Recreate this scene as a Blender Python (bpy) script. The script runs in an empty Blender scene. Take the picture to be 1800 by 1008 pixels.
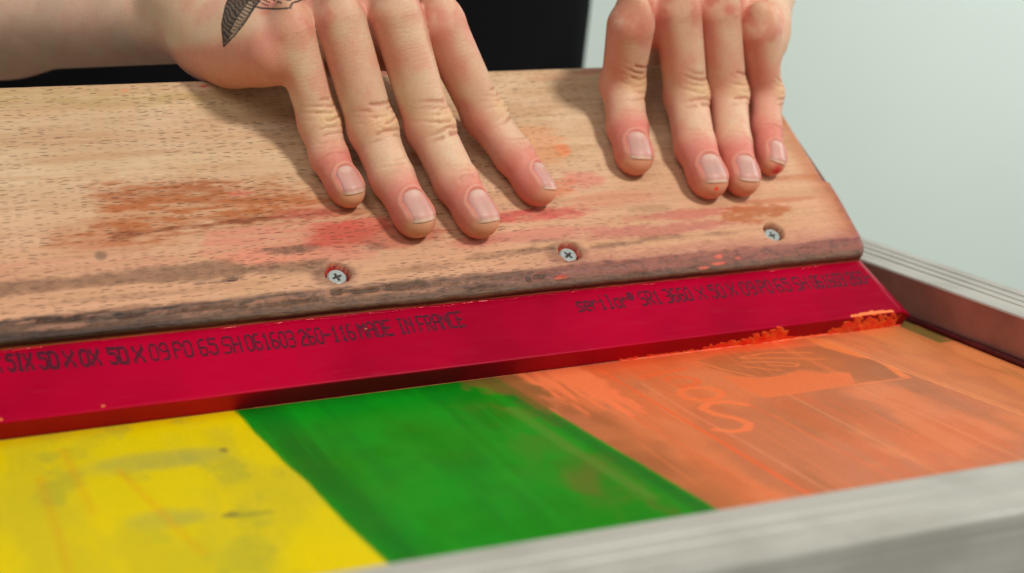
import bpy, math, random
import numpy as np
from mathutils import Vector, Matrix, Quaternion

# ------------------------------------------------------------------ camera, light, exposure
scene = bpy.context.scene
S = 0.001                                                    # everything below is written in millimetres
YAW, PITCH, ROLL = math.radians(22.470), math.radians(14.253), math.radians(0.627)
F_ = Vector((math.sin(YAW)*math.cos(PITCH), math.cos(YAW)*math.cos(PITCH), -math.sin(PITCH)))
R_ = Vector((math.cos(YAW), -math.sin(YAW), 0)); U_ = R_.cross(F_)
R2 = math.cos(ROLL)*R_ + math.sin(ROLL)*U_; U2 = -math.sin(ROLL)*R_ + math.cos(ROLL)*U_
cd = bpy.data.cameras.new('camera'); cam = bpy.data.objects.new('camera', cd); scene.collection.objects.link(cam)
M = Matrix((R2, U2, -F_)).transposed().to_4x4(); M.translation = Vector((-353.3, -268.9, 149.6))*S
cam.matrix_world = M
cd.sensor_width = 36; cd.lens = 49.96; cd.clip_start = 0.02; cd.clip_end = 60
cd.dof.use_dof = True; cd.dof.focus_distance = 0.487; cd.dof.aperture_fstop = 7.6; cd.dof.aperture_blades = 7
scene.camera = cam
scene.view_settings.view_transform = 'Standard'; scene.view_settings.look = 'None'
scene.view_settings.exposure = 0.0; scene.view_settings.gamma = 1.0; scene.view_settings.use_curve_mapping = False

world = bpy.data.worlds.new('World'); scene.world = world; world.use_nodes = True
world.node_tree.nodes['Background'].inputs[0].default_value = (0.95, 1.0, 0.965, 1)
world.node_tree.nodes['Background'].inputs[1].default_value = 0.28

def area_light(name, loc, target, size, power, col):
    ld = bpy.data.lights.new(name, 'AREA'); ld.shape = 'DISK'; ld.size = size; ld.energy = power; ld.color = col
    o = bpy.data.objects.new(name, ld); scene.collection.objects.link(o)
    o.location = loc
    o.rotation_euler = (Vector(target)-Vector(loc)).to_track_quat('-Z', 'Y').to_euler()
    return o
area_light('front_fill', (-1.0, -0.75, 1.5), (-0.22, 0.25, 0.08), 0.9, 7.0, (1.0, 0.98, 0.95))  # added soft fill, lifts the shadows on the left and the forearm
area_light('key_lamp', (0.27, -0.68, 1.06), (-0.18, 0.22, 0.08), 0.24, 14.2, (1.0, 0.955, 0.89))
area_light('wall_fill', (2.1, 0.35, 0.9), (1.35, 1.95, -0.3), 1.0, 31, (0.99, 1.0, 0.97))  # added light out of view, only there to brighten the wall

scene.cycles.use_denoising = True
rng = np.random.default_rng(7); random.seed(7)

# ------------------------------------------------------------------ frames of reference
EPS, TH, Y0 = math.radians(1.9614), math.radians(38.2607), 166.458
E_ = np.array([math.cos(EPS), math.sin(EPS), 0]); B_ = np.array([-math.sin(EPS), math.cos(EPS), 0]); Z_ = np.array([0, 0, 1.])
D_ = math.cos(TH)*B_ + math.sin(TH)*Z_; N_ = -math.sin(TH)*B_ + math.cos(TH)*Z_
O_ = np.array([0, Y0, 0.45])
FR = np.stack([E_, D_, N_], 1)                               # squeegee frame: u along it, v up its face, n out of its face
def to_world(P): return O_ + np.asarray(P) @ FR.T
def to_uvn(P): return (np.asarray(P) - O_) @ FR
NW, V1, V2, LU = 14.87, 26.0, 133.6, -16.0                   # board face height, lower edge, upper edge, right end

# ------------------------------------------------------------------ numpy noise
_T = rng.random((64, 64, 64)).astype(np.float32)
def vnoise(x, y, z=0):
    x, y, z = np.broadcast_arrays(np.asarray(x, np.float32), np.asarray(y, np.float32), np.asarray(z, np.float32))
    xi, yi, zi = np.floor(x).astype(int), np.floor(y).astype(int), np.floor(z).astype(int)
    fx, fy, fz = x-xi, y-yi, z-zi
    fx = fx*fx*(3-2*fx); fy = fy*fy*(3-2*fy); fz = fz*fz*(3-2*fz)
    r = 0
    for a in (0, 1):
        for b in (0, 1):
            for c in (0, 1):
                w = (fx if a else 1-fx)*(fy if b else 1-fy)*(fz if c else 1-fz)
                r = r + w*_T[(xi+a) % 64, (yi+b) % 64, (zi+c) % 64]
    return r
def fbm(x, y, z=0, o=4):
    r, a, t = 0, 1., 0
    for i in range(o):
        r = r + a*vnoise(np.asarray(x)*2**i+17*i, np.asarray(y)*2**i+31*i, np.asarray(z)*2**i+5*i); t += a; a *= .5
    return r/t
def sst(a, b, x):
    t = np.clip((x-a)/(b-a), 0, 1); return t*t*(3-2*t)
def srgb(r, g, b):
    c = np.array([r, g, b], float)/255.
    return np.where(c <= .04045, c/12.92, ((c+.055)/1.055)**2.4)
def mixc(col, c, m):
    m = np.clip(m, 0, 1)[..., None]; return col*(1-m) + np.asarray(c)*m
def poly_sd(x, y, P):
    """signed distance to a polygon (negative inside)"""
    P = np.asarray(P, float); d = np.full(x.shape, 1e9); ins = np.zeros(x.shape, bool)
    for i in range(len(P)):
        a, b = P[i-1], P[i]; ab = b-a
        t = np.clip(((x-a[0])*ab[0]+(y-a[1])*ab[1])/(ab@ab+1e-9), 0, 1)
        d = np.minimum(d, (x-a[0]-t*ab[0])**2+(y-a[1]-t*ab[1])**2)
        c = ((a[1] > y) != (b[1] > y)) & (x < ab[0]*(y-a[1])/(ab[1]+1e-12)+a[0]); ins ^= c
    d = np.sqrt(d); return np.where(ins, -d, d)
def line_d(x, y, P):
    P = np.asarray(P, float); d = np.full(x.shape, 1e9)
    for a, b in zip(P[:-1], P[1:]):
        ab = b-a; t = np.clip(((x-a[0])*ab[0]+(y-a[1])*ab[1])/(ab@ab+1e-9), 0, 1)
        d = np.minimum(d, (x-a[0]-t*ab[0])**2+(y-a[1]-t*ab[1])**2)
    return np.sqrt(d)

# ------------------------------------------------------------------ object helpers
def mesh_obj(name, verts, faces, mats, parent=None, cols=None, attrs=None, smooth=True, mat_idx=None, uvn=False):
    """verts in mm; when the parent carries a frame, verts are given in that frame"""
    me = bpy.data.meshes.new(name)
    v = np.asarray(verts, float)*S
    me.from_pydata(v.tolist(), [], faces if isinstance(faces, list) else faces.tolist())
    if not isinstance(mats, (list, tuple)): mats = [mats]
    for m in mats: me.materials.append(m)
    if mat_idx is not None: me.polygons.foreach_set('material_index', np.asarray(mat_idx, np.int32))
    me.polygons.foreach_set('use_smooth', np.full(len(me.polygons), smooth))
    if cols is not None:
        a = me.attributes.new('tint', 'FLOAT_COLOR', 'POINT')
        c = np.ones((len(v), 4), np.float32); c[:, :3] = cols; a.data.foreach_set('color', c.ravel())
    for k, val in (attrs or {}).items():
        a = me.attributes.new(k, 'FLOAT', 'POINT'); a.data.foreach_set('value', np.asarray(val, np.float32))
    me.update()
    o = bpy.data.objects.new(name, me); scene.collection.objects.link(o)
    if parent is not None: o.parent = parent
    return o
def empty(name, label, cat, loc=(0, 0, 0), frame=None):
    o = bpy.data.objects.new(name, None); scene.collection.objects.link(o); o.empty_display_size = .02
    m = Matrix.Identity(4)
    if frame is not None: m = Matrix(frame.tolist()).to_4x4()
    m.translation = Vector(loc)*S; o.matrix_world = m
    o['label'] = label; o['category'] = cat
    return o
def box(x0, x1, y0, y1, z0, z1, bev=0.):
    import bmesh
    bm = bmesh.new(); bmesh.ops.create_cube(bm, size=1)
    for v in bm.verts:
        v.co = Vector(((x0+x1)/2+v.co.x*(x1-x0), (y0+y1)/2+v.co.y*(y1-y0), (z0+z1)/2+v.co.z*(z1-z0)))
    if bev: bmesh.ops.bevel(bm, geom=bm.edges[:], offset=bev, segments=3, profile=.5, affect='EDGES')
    bm.verts.index_update()
    v = [tuple(q.co) for q in bm.verts]; f = [[q.index for q in p.verts] for p in bm.faces]; bm.free()
    return v, f
def grid_faces(nu, nv, closed_v=False):
    """vertex index = i*nv + j"""
    i = np.arange(nu-1)[:, None]; J = nv if closed_v else nv-1; j = np.arange(J)[None, :]
    j2 = (j+1) % nv
    return np.stack([i*nv+j, (i+1)*nv+j, (i+1)*nv+j2, i*nv+j2], -1).reshape(-1, 4)

# ------------------------------------------------------------------ materials
class Mat:
    def __init__(s, name):
        s.m = bpy.data.materials.new(name); s.m.use_nodes = True; s.nt = s.m.node_tree; s.n = s.nt.nodes
        s.b = s.n['Principled BSDF']
    def new(s, t, **k):
        n = s.n.new(t)
        for a, v in k.items(): setattr(n, a, v)
        return n
    def link(s, a, b): s.nt.links.new(a, b)
    def math(s, op, a, b=None, c=None, clamp=False):
        n = s.new('ShaderNodeMath', operation=op, use_clamp=clamp)
        for i, v in enumerate((a, b, c)):
            if v is None: continue
            if isinstance(v, (int, float)): n.inputs[i].default_value = v
            else: s.link(v, n.inputs[i])
        return n.outputs[0]
    def mapr(s, v, a, b, c, d, smooth=True):
        n = s.new('ShaderNodeMapRange'); n.interpolation_type = 'SMOOTHSTEP' if smooth else 'LINEAR'
        s.link(v, n.inputs[0])
        for i, q in enumerate((a, b, c, d)): n.inputs[i+1].default_value = q
        return n.outputs[0]
    def coord(s, scale=(1, 1, 1), rot=(0, 0, 0), loc=(0, 0, 0)):
        t = s.new('ShaderNodeTexCoord'); m = s.new('ShaderNodeMapping')
        m.inputs['Scale'].default_value = scale; m.inputs['Rotation'].default_value = rot; m.inputs['Location'].default_value = loc
        s.link(t.outputs['Object'], m.inputs[0]); return m.outputs[0]
    def noise(s, vec, scale, detail=4, rough=.55, dist=0):
        n = s.new('ShaderNodeTexNoise'); s.link(vec, n.inputs['Vector'])
        n.inputs['Scale'].default_value = scale; n.inputs['Detail'].default_value = detail
        n.inputs['Roughness'].default_value = rough; n.inputs['Distortion'].default_value = dist
        return n.outputs[0]
    def mix(s, f, a, b, mode='MIX'):
        n = s.new('ShaderNodeMix', data_type='RGBA', blend_type=mode)
        for k, v in ((0, f), (6, a), (7, b)):
            if isinstance(v, (int, float)): n.inputs[k].default_value = v
            elif isinstance(v, (tuple, list, np.ndarray)): n.inputs[k].default_value = (*[float(q) for q in v[:3]], 1)
            else: s.link(v, n.inputs[k])
        return n.outputs[2]
    def attr(s, name, col=True):
        n = s.new('ShaderNodeAttribute', attribute_name=name); return n.outputs['Color' if col else 'Fac']
    def bump(s, h, strength, dist):
        n = s.new('ShaderNodeBump'); n.inputs['Strength'].default_value = strength; n.inputs['Distance'].default_value = dist
        s.link(h, n.inputs['Height']); s.link(n.outputs[0], s.b.inputs['Normal']); return n
    def set(s, **k):
        for a, v in k.items():
            i = s.b.inputs[a.replace('_', ' ')]
            if isinstance(v, (int, float)): i.default_value = v
            elif isinstance(v, (tuple, list, np.ndarray)): i.default_value = (*[float(q) for q in v], 1) if len(v) == 3 and i.type == 'RGBA' else v
            else: s.link(v, i)
        return s

def mat_plain(name, col, rough=.5, metal=0., var=.08, nscale=60, bump=0., spec=.5):
    m = Mat(name); v = m.coord()
    n = m.noise(v, nscale, 5)
    f = m.mapr(n, .3, .7, 0, 1)
    c = m.mix(f, np.array(col)*(1-var), np.clip(np.array(col)*(1+var), 0, 1))
    m.set(Base_Color=c, Roughness=rough, Metallic=metal, Specular_IOR_Level=spec)
    if bump: m.bump(m.noise(v, nscale*6, 4), .4, bump)
    return m.m

# wood: painted tint + beech flecks and grain in the board's own frame
mw = Mat('beech_wood')
tint = mw.attr('tint'); wear = mw.attr('grime', False)
v1 = mw.coord((1, 1, 1))
sep = mw.new('ShaderNodeSeparateXYZ'); mw.link(v1, sep.inputs[0])
# fine grain, stretched along u
g1 = mw.noise(mw.coord((14, 700, 700)), 1, 6, .65, .4)
g2 = mw.noise(mw.coord((4, 60, 60)), 1, 5, .55, .8)
col = mw.mix(mw.mapr(g1, .35, .7, 0, .26), tint, (.34, .15, .08))
col = mw.mix(mw.mapr(g2, .48, .72, 0, .30), col, (.42, .20, .10), 'MIX')
# flecks: short dark dashes, jittered cells 3.4 x 0.95 mm
def flecks(su, sv, seed, lo, hi):
    wob = mw.noise(mw.coord((25, 25, 25), loc=(seed, 0, 0)), 1, 2)
    cmb = mw.new('ShaderNodeCombineXYZ')
    mw.link(mw.math('MULTIPLY', sep.outputs[0], su), cmb.inputs[0])
    vv = mw.math('ADD', mw.math('MULTIPLY', sep.outputs[1], sv), mw.math('MULTIPLY', wob, 1.6))
    mw.link(vv, cmb.inputs[1]); cmb.inputs[2].default_value = seed
    vo = mw.new('ShaderNodeTexVoronoi'); vo.feature = 'F1'; vo.voronoi_dimensions = '2D'; mw.link(cmb.outputs[0], vo.inputs['Vector'])
    vo.inputs['Scale'].default_value = 1; vo.inputs['Randomness'].default_value = .95
    # elongate: distance with different weight per axis
    p = mw.new('ShaderNodeVectorMath', operation='SUBTRACT'); mw.link(cmb.outputs[0], p.inputs[0]); mw.link(vo.outputs['Position'], p.inputs[1])
    sp = mw.new('ShaderNodeSeparateXYZ'); mw.link(p.outputs[0], sp.inputs[0])
    dx = mw.math('ABSOLUTE', sp.outputs[0]); dy = mw.math('ABSOLUTE', sp.outputs[1])
    d = mw.math('ADD', mw.math('POWER', mw.math('DIVIDE', dx, .36), 2), mw.math('POWER', mw.math('DIVIDE', dy, .15), 2))
    m_ = mw.mapr(d, .35, 1.0, 1, 0)
    sc = mw.new('ShaderNodeSeparateColor'); mw.link(vo.outputs['Color'], sc.inputs[0])
    return mw.math('MULTIPLY', m_, mw.mapr(sc.outputs[0], lo, hi, 0, 1))
fl = mw.math('MAXIMUM', flecks(200, 560, 0.0, .2, .85), flecks(330, 980, 3.3, .35, .9))
fl = mw.math('MULTIPLY', fl, mw.mapr(mw.noise(mw.coord((22, 60, 60)), 1, 4, .6), .30, .52, .35, 1))
fl = mw.math('MULTIPLY', fl, mw.mapr(sep.outputs[0], -.17, -.06, 1, .4))
col = mw.mix(mw.math('MULTIPLY', fl, mw.mapr(wear, 0, 1, .95, .3)), col, mw.mix(.35, (.10, .035, .018), tint, 'MIX'))
gn = mw.noise(mw.coord((260, 420, 420)), 1, 6, .75)
col = mw.mix(mw.math('MULTIPLY', mw.mapr(gn, .46, .62, 0, 1), mw.math('MULTIPLY', wear, .55)), col, (.035, .02, .017))
mw.set(Base_Color=col, Roughness=mw.mapr(g1, .3, .7, .45, .62), Specular_IOR_Level=.35)
hh = mw.math('SUBTRACT', mw.math('MULTIPLY', g1, .5), mw.math('MULTIPLY', fl, 1.0))
hh = mw.math('ADD', hh, mw.math('MULTIPLY', mw.math('MULTIPLY', gn, wear), 2.2))
mw.bump(hh, .5, .00025)
M_WOOD = mw.m

# blade: polyurethane
mb = Mat('red_polyurethane'); v = mb.coord()
n1 = mb.noise(mb.coord((9, 9, 9)), 1, 4); n2 = mb.noise(v, 900, 3)
scr = mb.noise(mb.coord((60, 900, 900)), 1, 5, .7)
c = mb.mix(mb.mapr(n1, .35, .65, 0, 1), srgb(146, 0, 34), srgb(180, 0, 46))
c = mb.mix(mb.mapr(scr, .60, .72, 0, .14), c, (.62, .03, .10))
mb.set(Base_Color=c, Roughness=mb.mapr(scr, .4, .7, .28, .42), Subsurface_Weight=.35, Subsurface_Radius=(1, .12, .2), Subsurface_Scale=.004, Specular_IOR_Level=.07)
mb.bump(mb.math('ADD', n2, scr), .12, .0002)
M_BLADE = mb.m
M_TEXT = mat_plain('printed_black_ink', (.075, .002, .016), .6, var=.3, nscale=900, spec=.2)
mi = Mat('fluorescent_orange_ink'); v = mi.coord()
ni = mi.noise(v, 260, 3)
mi.set(Base_Color=mi.mix(mi.mapr(ni, .35, .65, 0, 1), (1.0, .045, .014), (1.0, .17, .035)), Roughness=.42, Subsurface_Weight=.3, Subsurface_Radius=(1, .4, .2), Subsurface_Scale=.002)
mi.bump(mi.noise(v, 900, 3), .3, .0003)
M_INK = mi.m
M_PEACH = mat_plain('drying_orange_ink', tuple(srgb(255, 128, 70)), .4, var=.1, nscale=300)

# screen mesh: painted tint, fine weave bump, soft gloss
ms = Mat('printed_screen_fabric'); v = ms.coord()
tint = ms.attr('tint')
w1 = ms.new('ShaderNodeTexWave', wave_type='BANDS', bands_direction='X'); ms.link(v, w1.inputs[0]); w1.inputs['Scale'].default_value = 900
w2 = ms.new('ShaderNodeTexWave', wave_type='BANDS', bands_direction='Y'); ms.link(v, w2.inputs[0]); w2.inputs['Scale'].default_value = 900
nn = ms.noise(v, 55, 5)
ng = ms.noise(v, 1500, 3)
col = ms.mix(ms.mapr(nn, .35, .7, 0, .10), tint, (.9, .9, .8), 'MULTIPLY')
col = ms.mix(ms.mapr(ng, .3, .7, 0, .22), col, (.55, .55, .55), 'MULTIPLY')
ms.set(Base_Color=col, Roughness=ms.mapr(nn, .3, .7, .36, .5), Specular_IOR_Level=.2)
ms.bump(ms.math('ADD', w1.outputs[1], w2.outputs[1]), .10, .00008)
M_SCREEN = ms.m

# aluminium
ma = Mat('brushed_aluminium')
ax = ma.noise(ma.coord((6, 700, 700)), 1, 5, .6)
ns = ma.noise(ma.coord((30, 30, 30)), 1, 5)
ca = ma.mix(ma.mapr(ax, .3, .7, 0, 1), (.46, .45, .405), (.60, .59, .53))
ca = ma.mix(ma.mapr(ns, .45, .7, 0, .6), ca, (.38, .365, .32))
ma.set(Base_Color=ca, Metallic=.25, Roughness=ma.mapr(ax, .3, .7, .42, .58))
ma.bump(ax, .15, .0002)
M_ALU = ma.m
may = Mat('brushed_aluminium_side_rail')
ax = may.noise(may.coord((700, 6, 700)), 1, 5, .6); ns = may.noise(may.coord((30, 30, 30)), 1, 5)
ca = may.mix(may.mapr(ax, .3, .7, 0, 1), (.46, .45, .405), (.60, .59, .53))
ca = may.mix(may.mapr(ns, .45, .7, 0, .6), ca, (.38, .365, .32))
may.set(Base_Color=ca, Metallic=.25, Roughness=.5); may.bump(ax, .15, .0002)
M_ALUY = may.m
M_INNER = mat_plain('ink_stained_aluminium', tuple(srgb(158, 112, 100)), .5, metal=.15, var=.16, nscale=45)
M_GLUE = mat_plain('dark_red_glue', (.10, .006, .012), .35, var=.3, nscale=120)
M_ZINC = mat_plain('zinc_plated_steel', (.62, .68, .66), .38, metal=.6, var=.12, nscale=500, bump=.00008)
M_WALL = mat_plain('painted_wall', (.64, .715, .66), .85, var=.015, nscale=2.2, bump=.0015)
M_FLOOR = mat_plain('concrete_floor', (.30, .30, .28), .8, var=.1, nscale=3)
M_TABLE = mat_plain('dark_table_laminate', (.035, .022, .02), .5, var=.2, nscale=20)
mk = Mat('black_cotton'); v = mk.coord()
nk = mk.noise(v, 7, 3)
mk.set(Base_Color=mk.mix(nk, (.0035, .0035, .0045), (.007, .007, .009)), Roughness=.95, Specular_IOR_Level=.08)
mk.bump(mk.noise(v, 900, 2), .3, .0004)
M_SHIRT = mk.m

# skin
msk = Mat('skin'); v = msk.coord(); tint = msk.attr('tint')
na = msk.noise(v, 130, 4, .6); nb = msk.noise(v, 650, 4, .65); nc = msk.noise(v, 2300, 3, .6)
col = msk.mix(msk.mapr(na, .38, .66, 0, .30), tint, (1.0, .74, .68), 'MULTIPLY')
col = msk.mix(msk.mapr(nb, .45, .7, 0, .26), col, (.82, .72, .66), 'MULTIPLY')
msk.set(Base_Color=col, Roughness=msk.mapr(nb, .3, .7, .46, .6), Subsurface_Weight=.22, Subsurface_Radius=(1, .32, .18), Subsurface_Scale=.0035, Specular_IOR_Level=.38)
vo = msk.new('ShaderNodeTexVoronoi'); vo.feature = 'DISTANCE_TO_EDGE'; vo.inputs['Scale'].default_value = 1150; msk.link(v, vo.inputs['Vector'])
msk.bump(msk.math('ADD', msk.math('MULTIPLY', nb, .8), msk.math('ADD', nc, msk.math('MULTIPLY', msk.mapr(vo.outputs[0], 0, .25, 0, 1), .7))), .24, .00018)
M_SKIN = msk.m
mn = Mat('fingernail'); v = mn.coord(); tint = mn.attr('tint')
mn.set(Base_Color=tint, Roughness=.46, Subsurface_Weight=.25, Subsurface_Radius=(1, .4, .3), Subsurface_Scale=.002, Specular_IOR_Level=.5, Coat_Weight=.05)
mn.bump(mn.noise(v, 420, 3), .12, .0002)
M_NAIL = mn.m

# ------------------------------------------------------------------ room
def struct(o): o['kind'] = 'structure'; return o
v, f = box(-3600, 4200, 1950, 2010, -850, 2400); struct(mesh_obj('wall', v, f, M_WALL, smooth=False))
v, f = box(-3600, 4200, -1800, 1949, -880, -852); struct(mesh_obj('floor', v, f, M_FLOOR, smooth=False))
tb = empty('table', 'dark print table under the aluminium framed screen', 'table', (-330, 215, -851))
tz = 851
v, f = box(-352, 340, -275, 262, tz-42, tz-9, 2.0)
mesh_obj('tabletop', v, f, M_TABLE, tb, smooth=False)
for sx in (-1, 1):
    for sy in (-1, 1):
        v, f = box(sx*300-25, sx*300+25, sy*215-25, sy*215+25, 0, tz-43, 2)
        mesh_obj('leg', v, f, M_TABLE, tb, smooth=False)

# ------------------------------------------------------------------ screen
scr = empty('printing_screen', 'aluminium framed printing screen with yellow, green and orange areas lying under the squeegee', 'screen', (0, 0, 0))
H_, W_ = 17.1, 26.8
X0, Y1_ = -640., 420.
def rail_profile(w, h):
    """cross-section: inner face at 0, outer at w, three shallow grooves on top"""
    P = [(0, 0), (0, h-.9), (.25, h-.25), (.9, h)]
    for g in (.36, .56, .76):
        c = g*w; P += [(c-.75, h), (c-.45, h-.55), (c+.45, h-.55), (c+.75, h)]
    P += [(w-.9, h), (w-.25, h-.25), (w, h-.9), (w, 0)]
    return P
def rail(name, P, a, b, axis, inner, sgn, mats):
    """extrude a closed profile from a to b along axis; mitred ends"""
    V = []; n = len(P)
    for t, (s) in ((a, -1), (b, 1)):
        for (w, h) in P:
            q = t + s*w
            V.append((q, inner+sgn*w, h) if axis == 'x' else (inner+sgn*w, q, h))
    F = [[i, (i+1) % n, n+(i+1) % n, n+i] for i in range(n)] + [list(range(n)), list(range(2*n-1, n-1, -1))]
    mi_ = [1 if i == 0 else 0 for i in range(n)] + [0, 0]
    return mesh_obj(name, V, F, mats, scr, smooth=False, mat_idx=mi_)
P = rail_profile(W_, H_)
rail('frame_bar', P, X0, 0, 'x', 0, -1, [M_ALU, M_INNER])
rail('frame_bar', P, X0, 0, 'x', Y1_, 1, [M_ALU, M_INNER])
rail('frame_bar', P, 0, Y1_, 'y', 0, 1, [M_ALUY, M_INNER])
rail('frame_bar', P, 0, Y1_, 'y', X0, -1, [M_ALUY, M_INNER])
# glue seam between fabric and side rails
def ridge(name, pts, r, mat, parent, seed=0, jit=.35, flat=1.0):
    pts = np.asarray(pts, float); k = 8; V = []
    for i, p in enumerate(pts):
        t = pts[min(i+1, len(pts)-1)]-pts[max(i-1, 0)]; t /= np.linalg.norm(t)
        a = np.cross(t, Z_); a /= np.linalg.norm(a); b = np.cross(a, t)
        rr = r*(1+jit*(2*float(vnoise(i*.31+seed, seed*3.7, .5))-1))
        for j in range(k):
            th = 2*math.pi*j/k; V.append(p+rr*math.cos(th)*a+rr*flat*math.sin(th)*b)
    F = grid_faces(len(pts), k, True).tolist()+[list(range(k))[::-1], list(range((len(pts)-1)*k, len(pts)*k))]
    return mesh_obj(name, V, F, mat, parent)
ys = np.arange(1, 418, 2.5)
ridge('glue_seam', np.stack([np.full_like(ys, -1.3), ys, np.full_like(ys, .8)], 1), 1.7, M_GLUE, scr, 2, .25, .8)
xs = np.arange(-638, -3, 3.)
ridge('glue_seam', np.stack([xs, np.full_like(xs, 1.0), np.full_like(xs, .5)], 1), 1.1, M_GLUE, scr, 5, .3, .7)

# fabric, painted
def paint_screen(x, y):
    wob = (fbm(x/14, y/14, 3)-.5)*.45
    edge_yg = -271.5 + (154.6-y)*.098 + wob*.8 + (fbm(x*0, y/60, 1)-.5)*4.0
    edge_go = -181.2 + (156.5-y)*.104 + wob*1.6
    # yellow
    yel = np.ones(x.shape+(3,))*srgb(228, 206, 6)
    yel = mixc(yel, srgb(234, 208, 0), sst(.45, .62, fbm(x/30, y/40, 7)))
    yel = mixc(yel, srgb(200, 186, 40), sst(.5, .72, fbm(x/16, y/45, 11))*.5)
    yel = mixc(yel, srgb(150, 158, 60), sst(.62, .8, fbm(x/11, y/17, 13))*.35)
    for (cx, cy, rx, ry, a) in ((-303, 122, 22, 9, .75), (-289, 122, 9, 8, .5), (-306, 80, 11, 8, .65), (-298, 78, 7, 5, .35)):
        dd = ((x-cx)/rx)**2+((y-cy)/ry)**2
        yel = mixc(yel, srgb(166, 168, 76), (1-sst(.0, 1.3, dd+wob*2.0))*a*.75)
    dd = ((x+289)/2.4)**2+((y-76)/1.9)**2; yel = mixc(yel, srgb(120, 118, 60), (1-sst(.0, 1.9, dd))*.8)
    dd = ((x+283)/6)**2+((y-74.5)/1.8)**2; yel = mixc(yel, srgb(150, 146, 50), (1-sst(.3, 1.2, dd))*.6)
    dd = ((x+281.5)/1.3)**2+((y-123.5)/2.2)**2; yel = mixc(yel, srgb(120, 114, 55), (1-sst(.0, 1.8, dd))*.7)
    for a, b in (((-325, 140), (-322, 90)), ((-312, 118), (-300, 55)), ((-333, 120), (-331, 40))):
        yel = mixc(yel, srgb(228, 150, 20), (1-sst(.3, 2.2, line_d(x, y, (a, b))))*.45*.6)
    yel = mixc(yel, srgb(240, 216, 30), sst(.6, .95, vnoise(x/2.4, y/70, 79))*.12)
    # green
    gre = np.ones(x.shape+(3,))*srgb(0, 134, 12)
    gre = mixc(gre, srgb(0, 146, 22), sst(.4, .65, fbm(x/20, y/35, 21)))
    gre = mixc(gre, srgb(0, 116, 26), sst(.45, .75, fbm(x/9, y/30, 23))*.4)
    gre = mixc(gre, srgb(0, 100, 22), (1-sst(2, 10, np.abs(x-edge_yg-8)))*.55)
    olive = .6*sst(.47, .66, fbm(x/13, y/19, 27, 5))*sst(-216, -190, x+(y-100)*.05)
    gre = mixc(gre, srgb(88, 110, 38), olive*.55)
    gre = mixc(gre, srgb(110, 96, 40), sst(.55, .72, fbm(x/9, y/14, 29, 5))*sst(-205, -186, x)*.4)
    dd = ((x+194)/5)**2+((y-66)/9)**2; gre = mixc(gre, srgb(130, 92, 45), (1-sst(.0, 1.8, dd+wob*6))*.35)
    gre = mixc(gre, srgb(92, 134, 44), (1-sst(.6, 3.4, line_d(x, y, ((-189, 128), (-186, 90), (-181, 48)))))*.65)
    gre = mixc(gre, srgb(10, 160, 30), sst(.6, .95, vnoise(x/2.1, y/60, 77))*.3)
    gre = mixc(gre, srgb(0, 100, 30), (1-sst(.5, 5.0, np.abs(x-edge_go+3.5)))*.6)
    # orange
    ora = np.ones(x.shape+(3,))*srgb(224, 126, 78)
    ora = mixc(ora, srgb(204, 118, 78), sst(.42, .6, fbm(x/22, y/30, 31)))
    ora = mixc(ora, srgb(176, 106, 64), sst(.48, .75, fbm(x/17, y/40, 33))*.6)
    ora = mixc(ora, srgb(214, 106, 58), sst(.5, .68, fbm(x/7, y/60, 37))*.5)
    ora = mixc(ora, srgb(156, 92, 48), (1-sst(0, 34, x-edge_go))*.6*sst(.3, .65, fbm(x/15, y/22, 39, 3)))
    ora = mixc(ora, srgb(226, 136, 80), sst(-52, -26, x)*(.35+.65*sst(.4, .6, fbm(x/9, y/30, 41)))*.9)
    ora = mixc(ora, srgb(184, 122, 70), sst(-24, -6, x)*sst(.45, .6, fbm(x/6, y/30, 43))*.7)
    rdd = line_d(x, y, ((-140, 162), (-70, 168)))
    ora = mixc(ora, srgb(240, 92, 44), (1-sst(3, 30, rdd))*.7)
    def soft(d, w=.8): return 1-sst(-w, w, d)
    dark = [(-108, 152.4), (-98, 156), (-85.3, 155.8), (-63.1, 154.6), (-53.8, 152.3), (-46.8, 129.6), (-50.9, 111.3), (-70.1, 110.7), (-64.3, 122), (-79.3, 131), (-94, 127.4), (-102.6, 131.7), (-107.5, 142.7)]
    paper = [(-108.2, 134.9), (-97, 127.4), (-89.7, 126.9), (-79.9, 130.1), (-73.1, 124.1), (-64.6, 121.6), (-70.7, 109.8), (-98.6, 108.5), (-107.2, 108.6), (-108.6, 120.7)]
    ora = mixc(ora, srgb(166, 98, 56), soft(poly_sd(x, y, dark), 1.2)*.5)
    ora = mixc(ora, srgb(236, 122, 70), soft(poly_sd(x, y, paper), .5)*.9)
    ora = mixc(ora, srgb(245, 132, 72), soft(poly_sd(x, y, [(-55, 167), (-50, 161), (-48.7, 155), (-47.3, 132.3), (-50.4, 135.9), (-55.2, 150.2)]), .7)*.9)
    ora = mixc(ora, srgb(245, 132, 72), soft(poly_sd(x, y, [(-46.9, 128.5), (-45.2, 123.1), (-47.9, 109.5), (-50.9, 111.3)]), .6)*.9)
    lines = [((-90.4, 150.7), (-78.2, 152.4), (-63.2, 146.9)), ((-91, 149.7), (-78.8, 145.2), (-63.4, 138.2)),
             ((-92.7, 145.5), (-81.3, 141.2), (-75.6, 136.7), (-77.8, 134.5), (-86.6, 139.1)), ((-94.8, 140.8), (-86.2, 132.4)),
             ((-108, 152), (-104, 140), (-98, 130)), ((-70.7, 109.8), (-47.9, 109.6))]
    for L in lines: ora = mixc(ora, srgb(243, 130, 72), (1-sst(.25, .85, line_d(x, y, L)))*.8)
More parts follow.
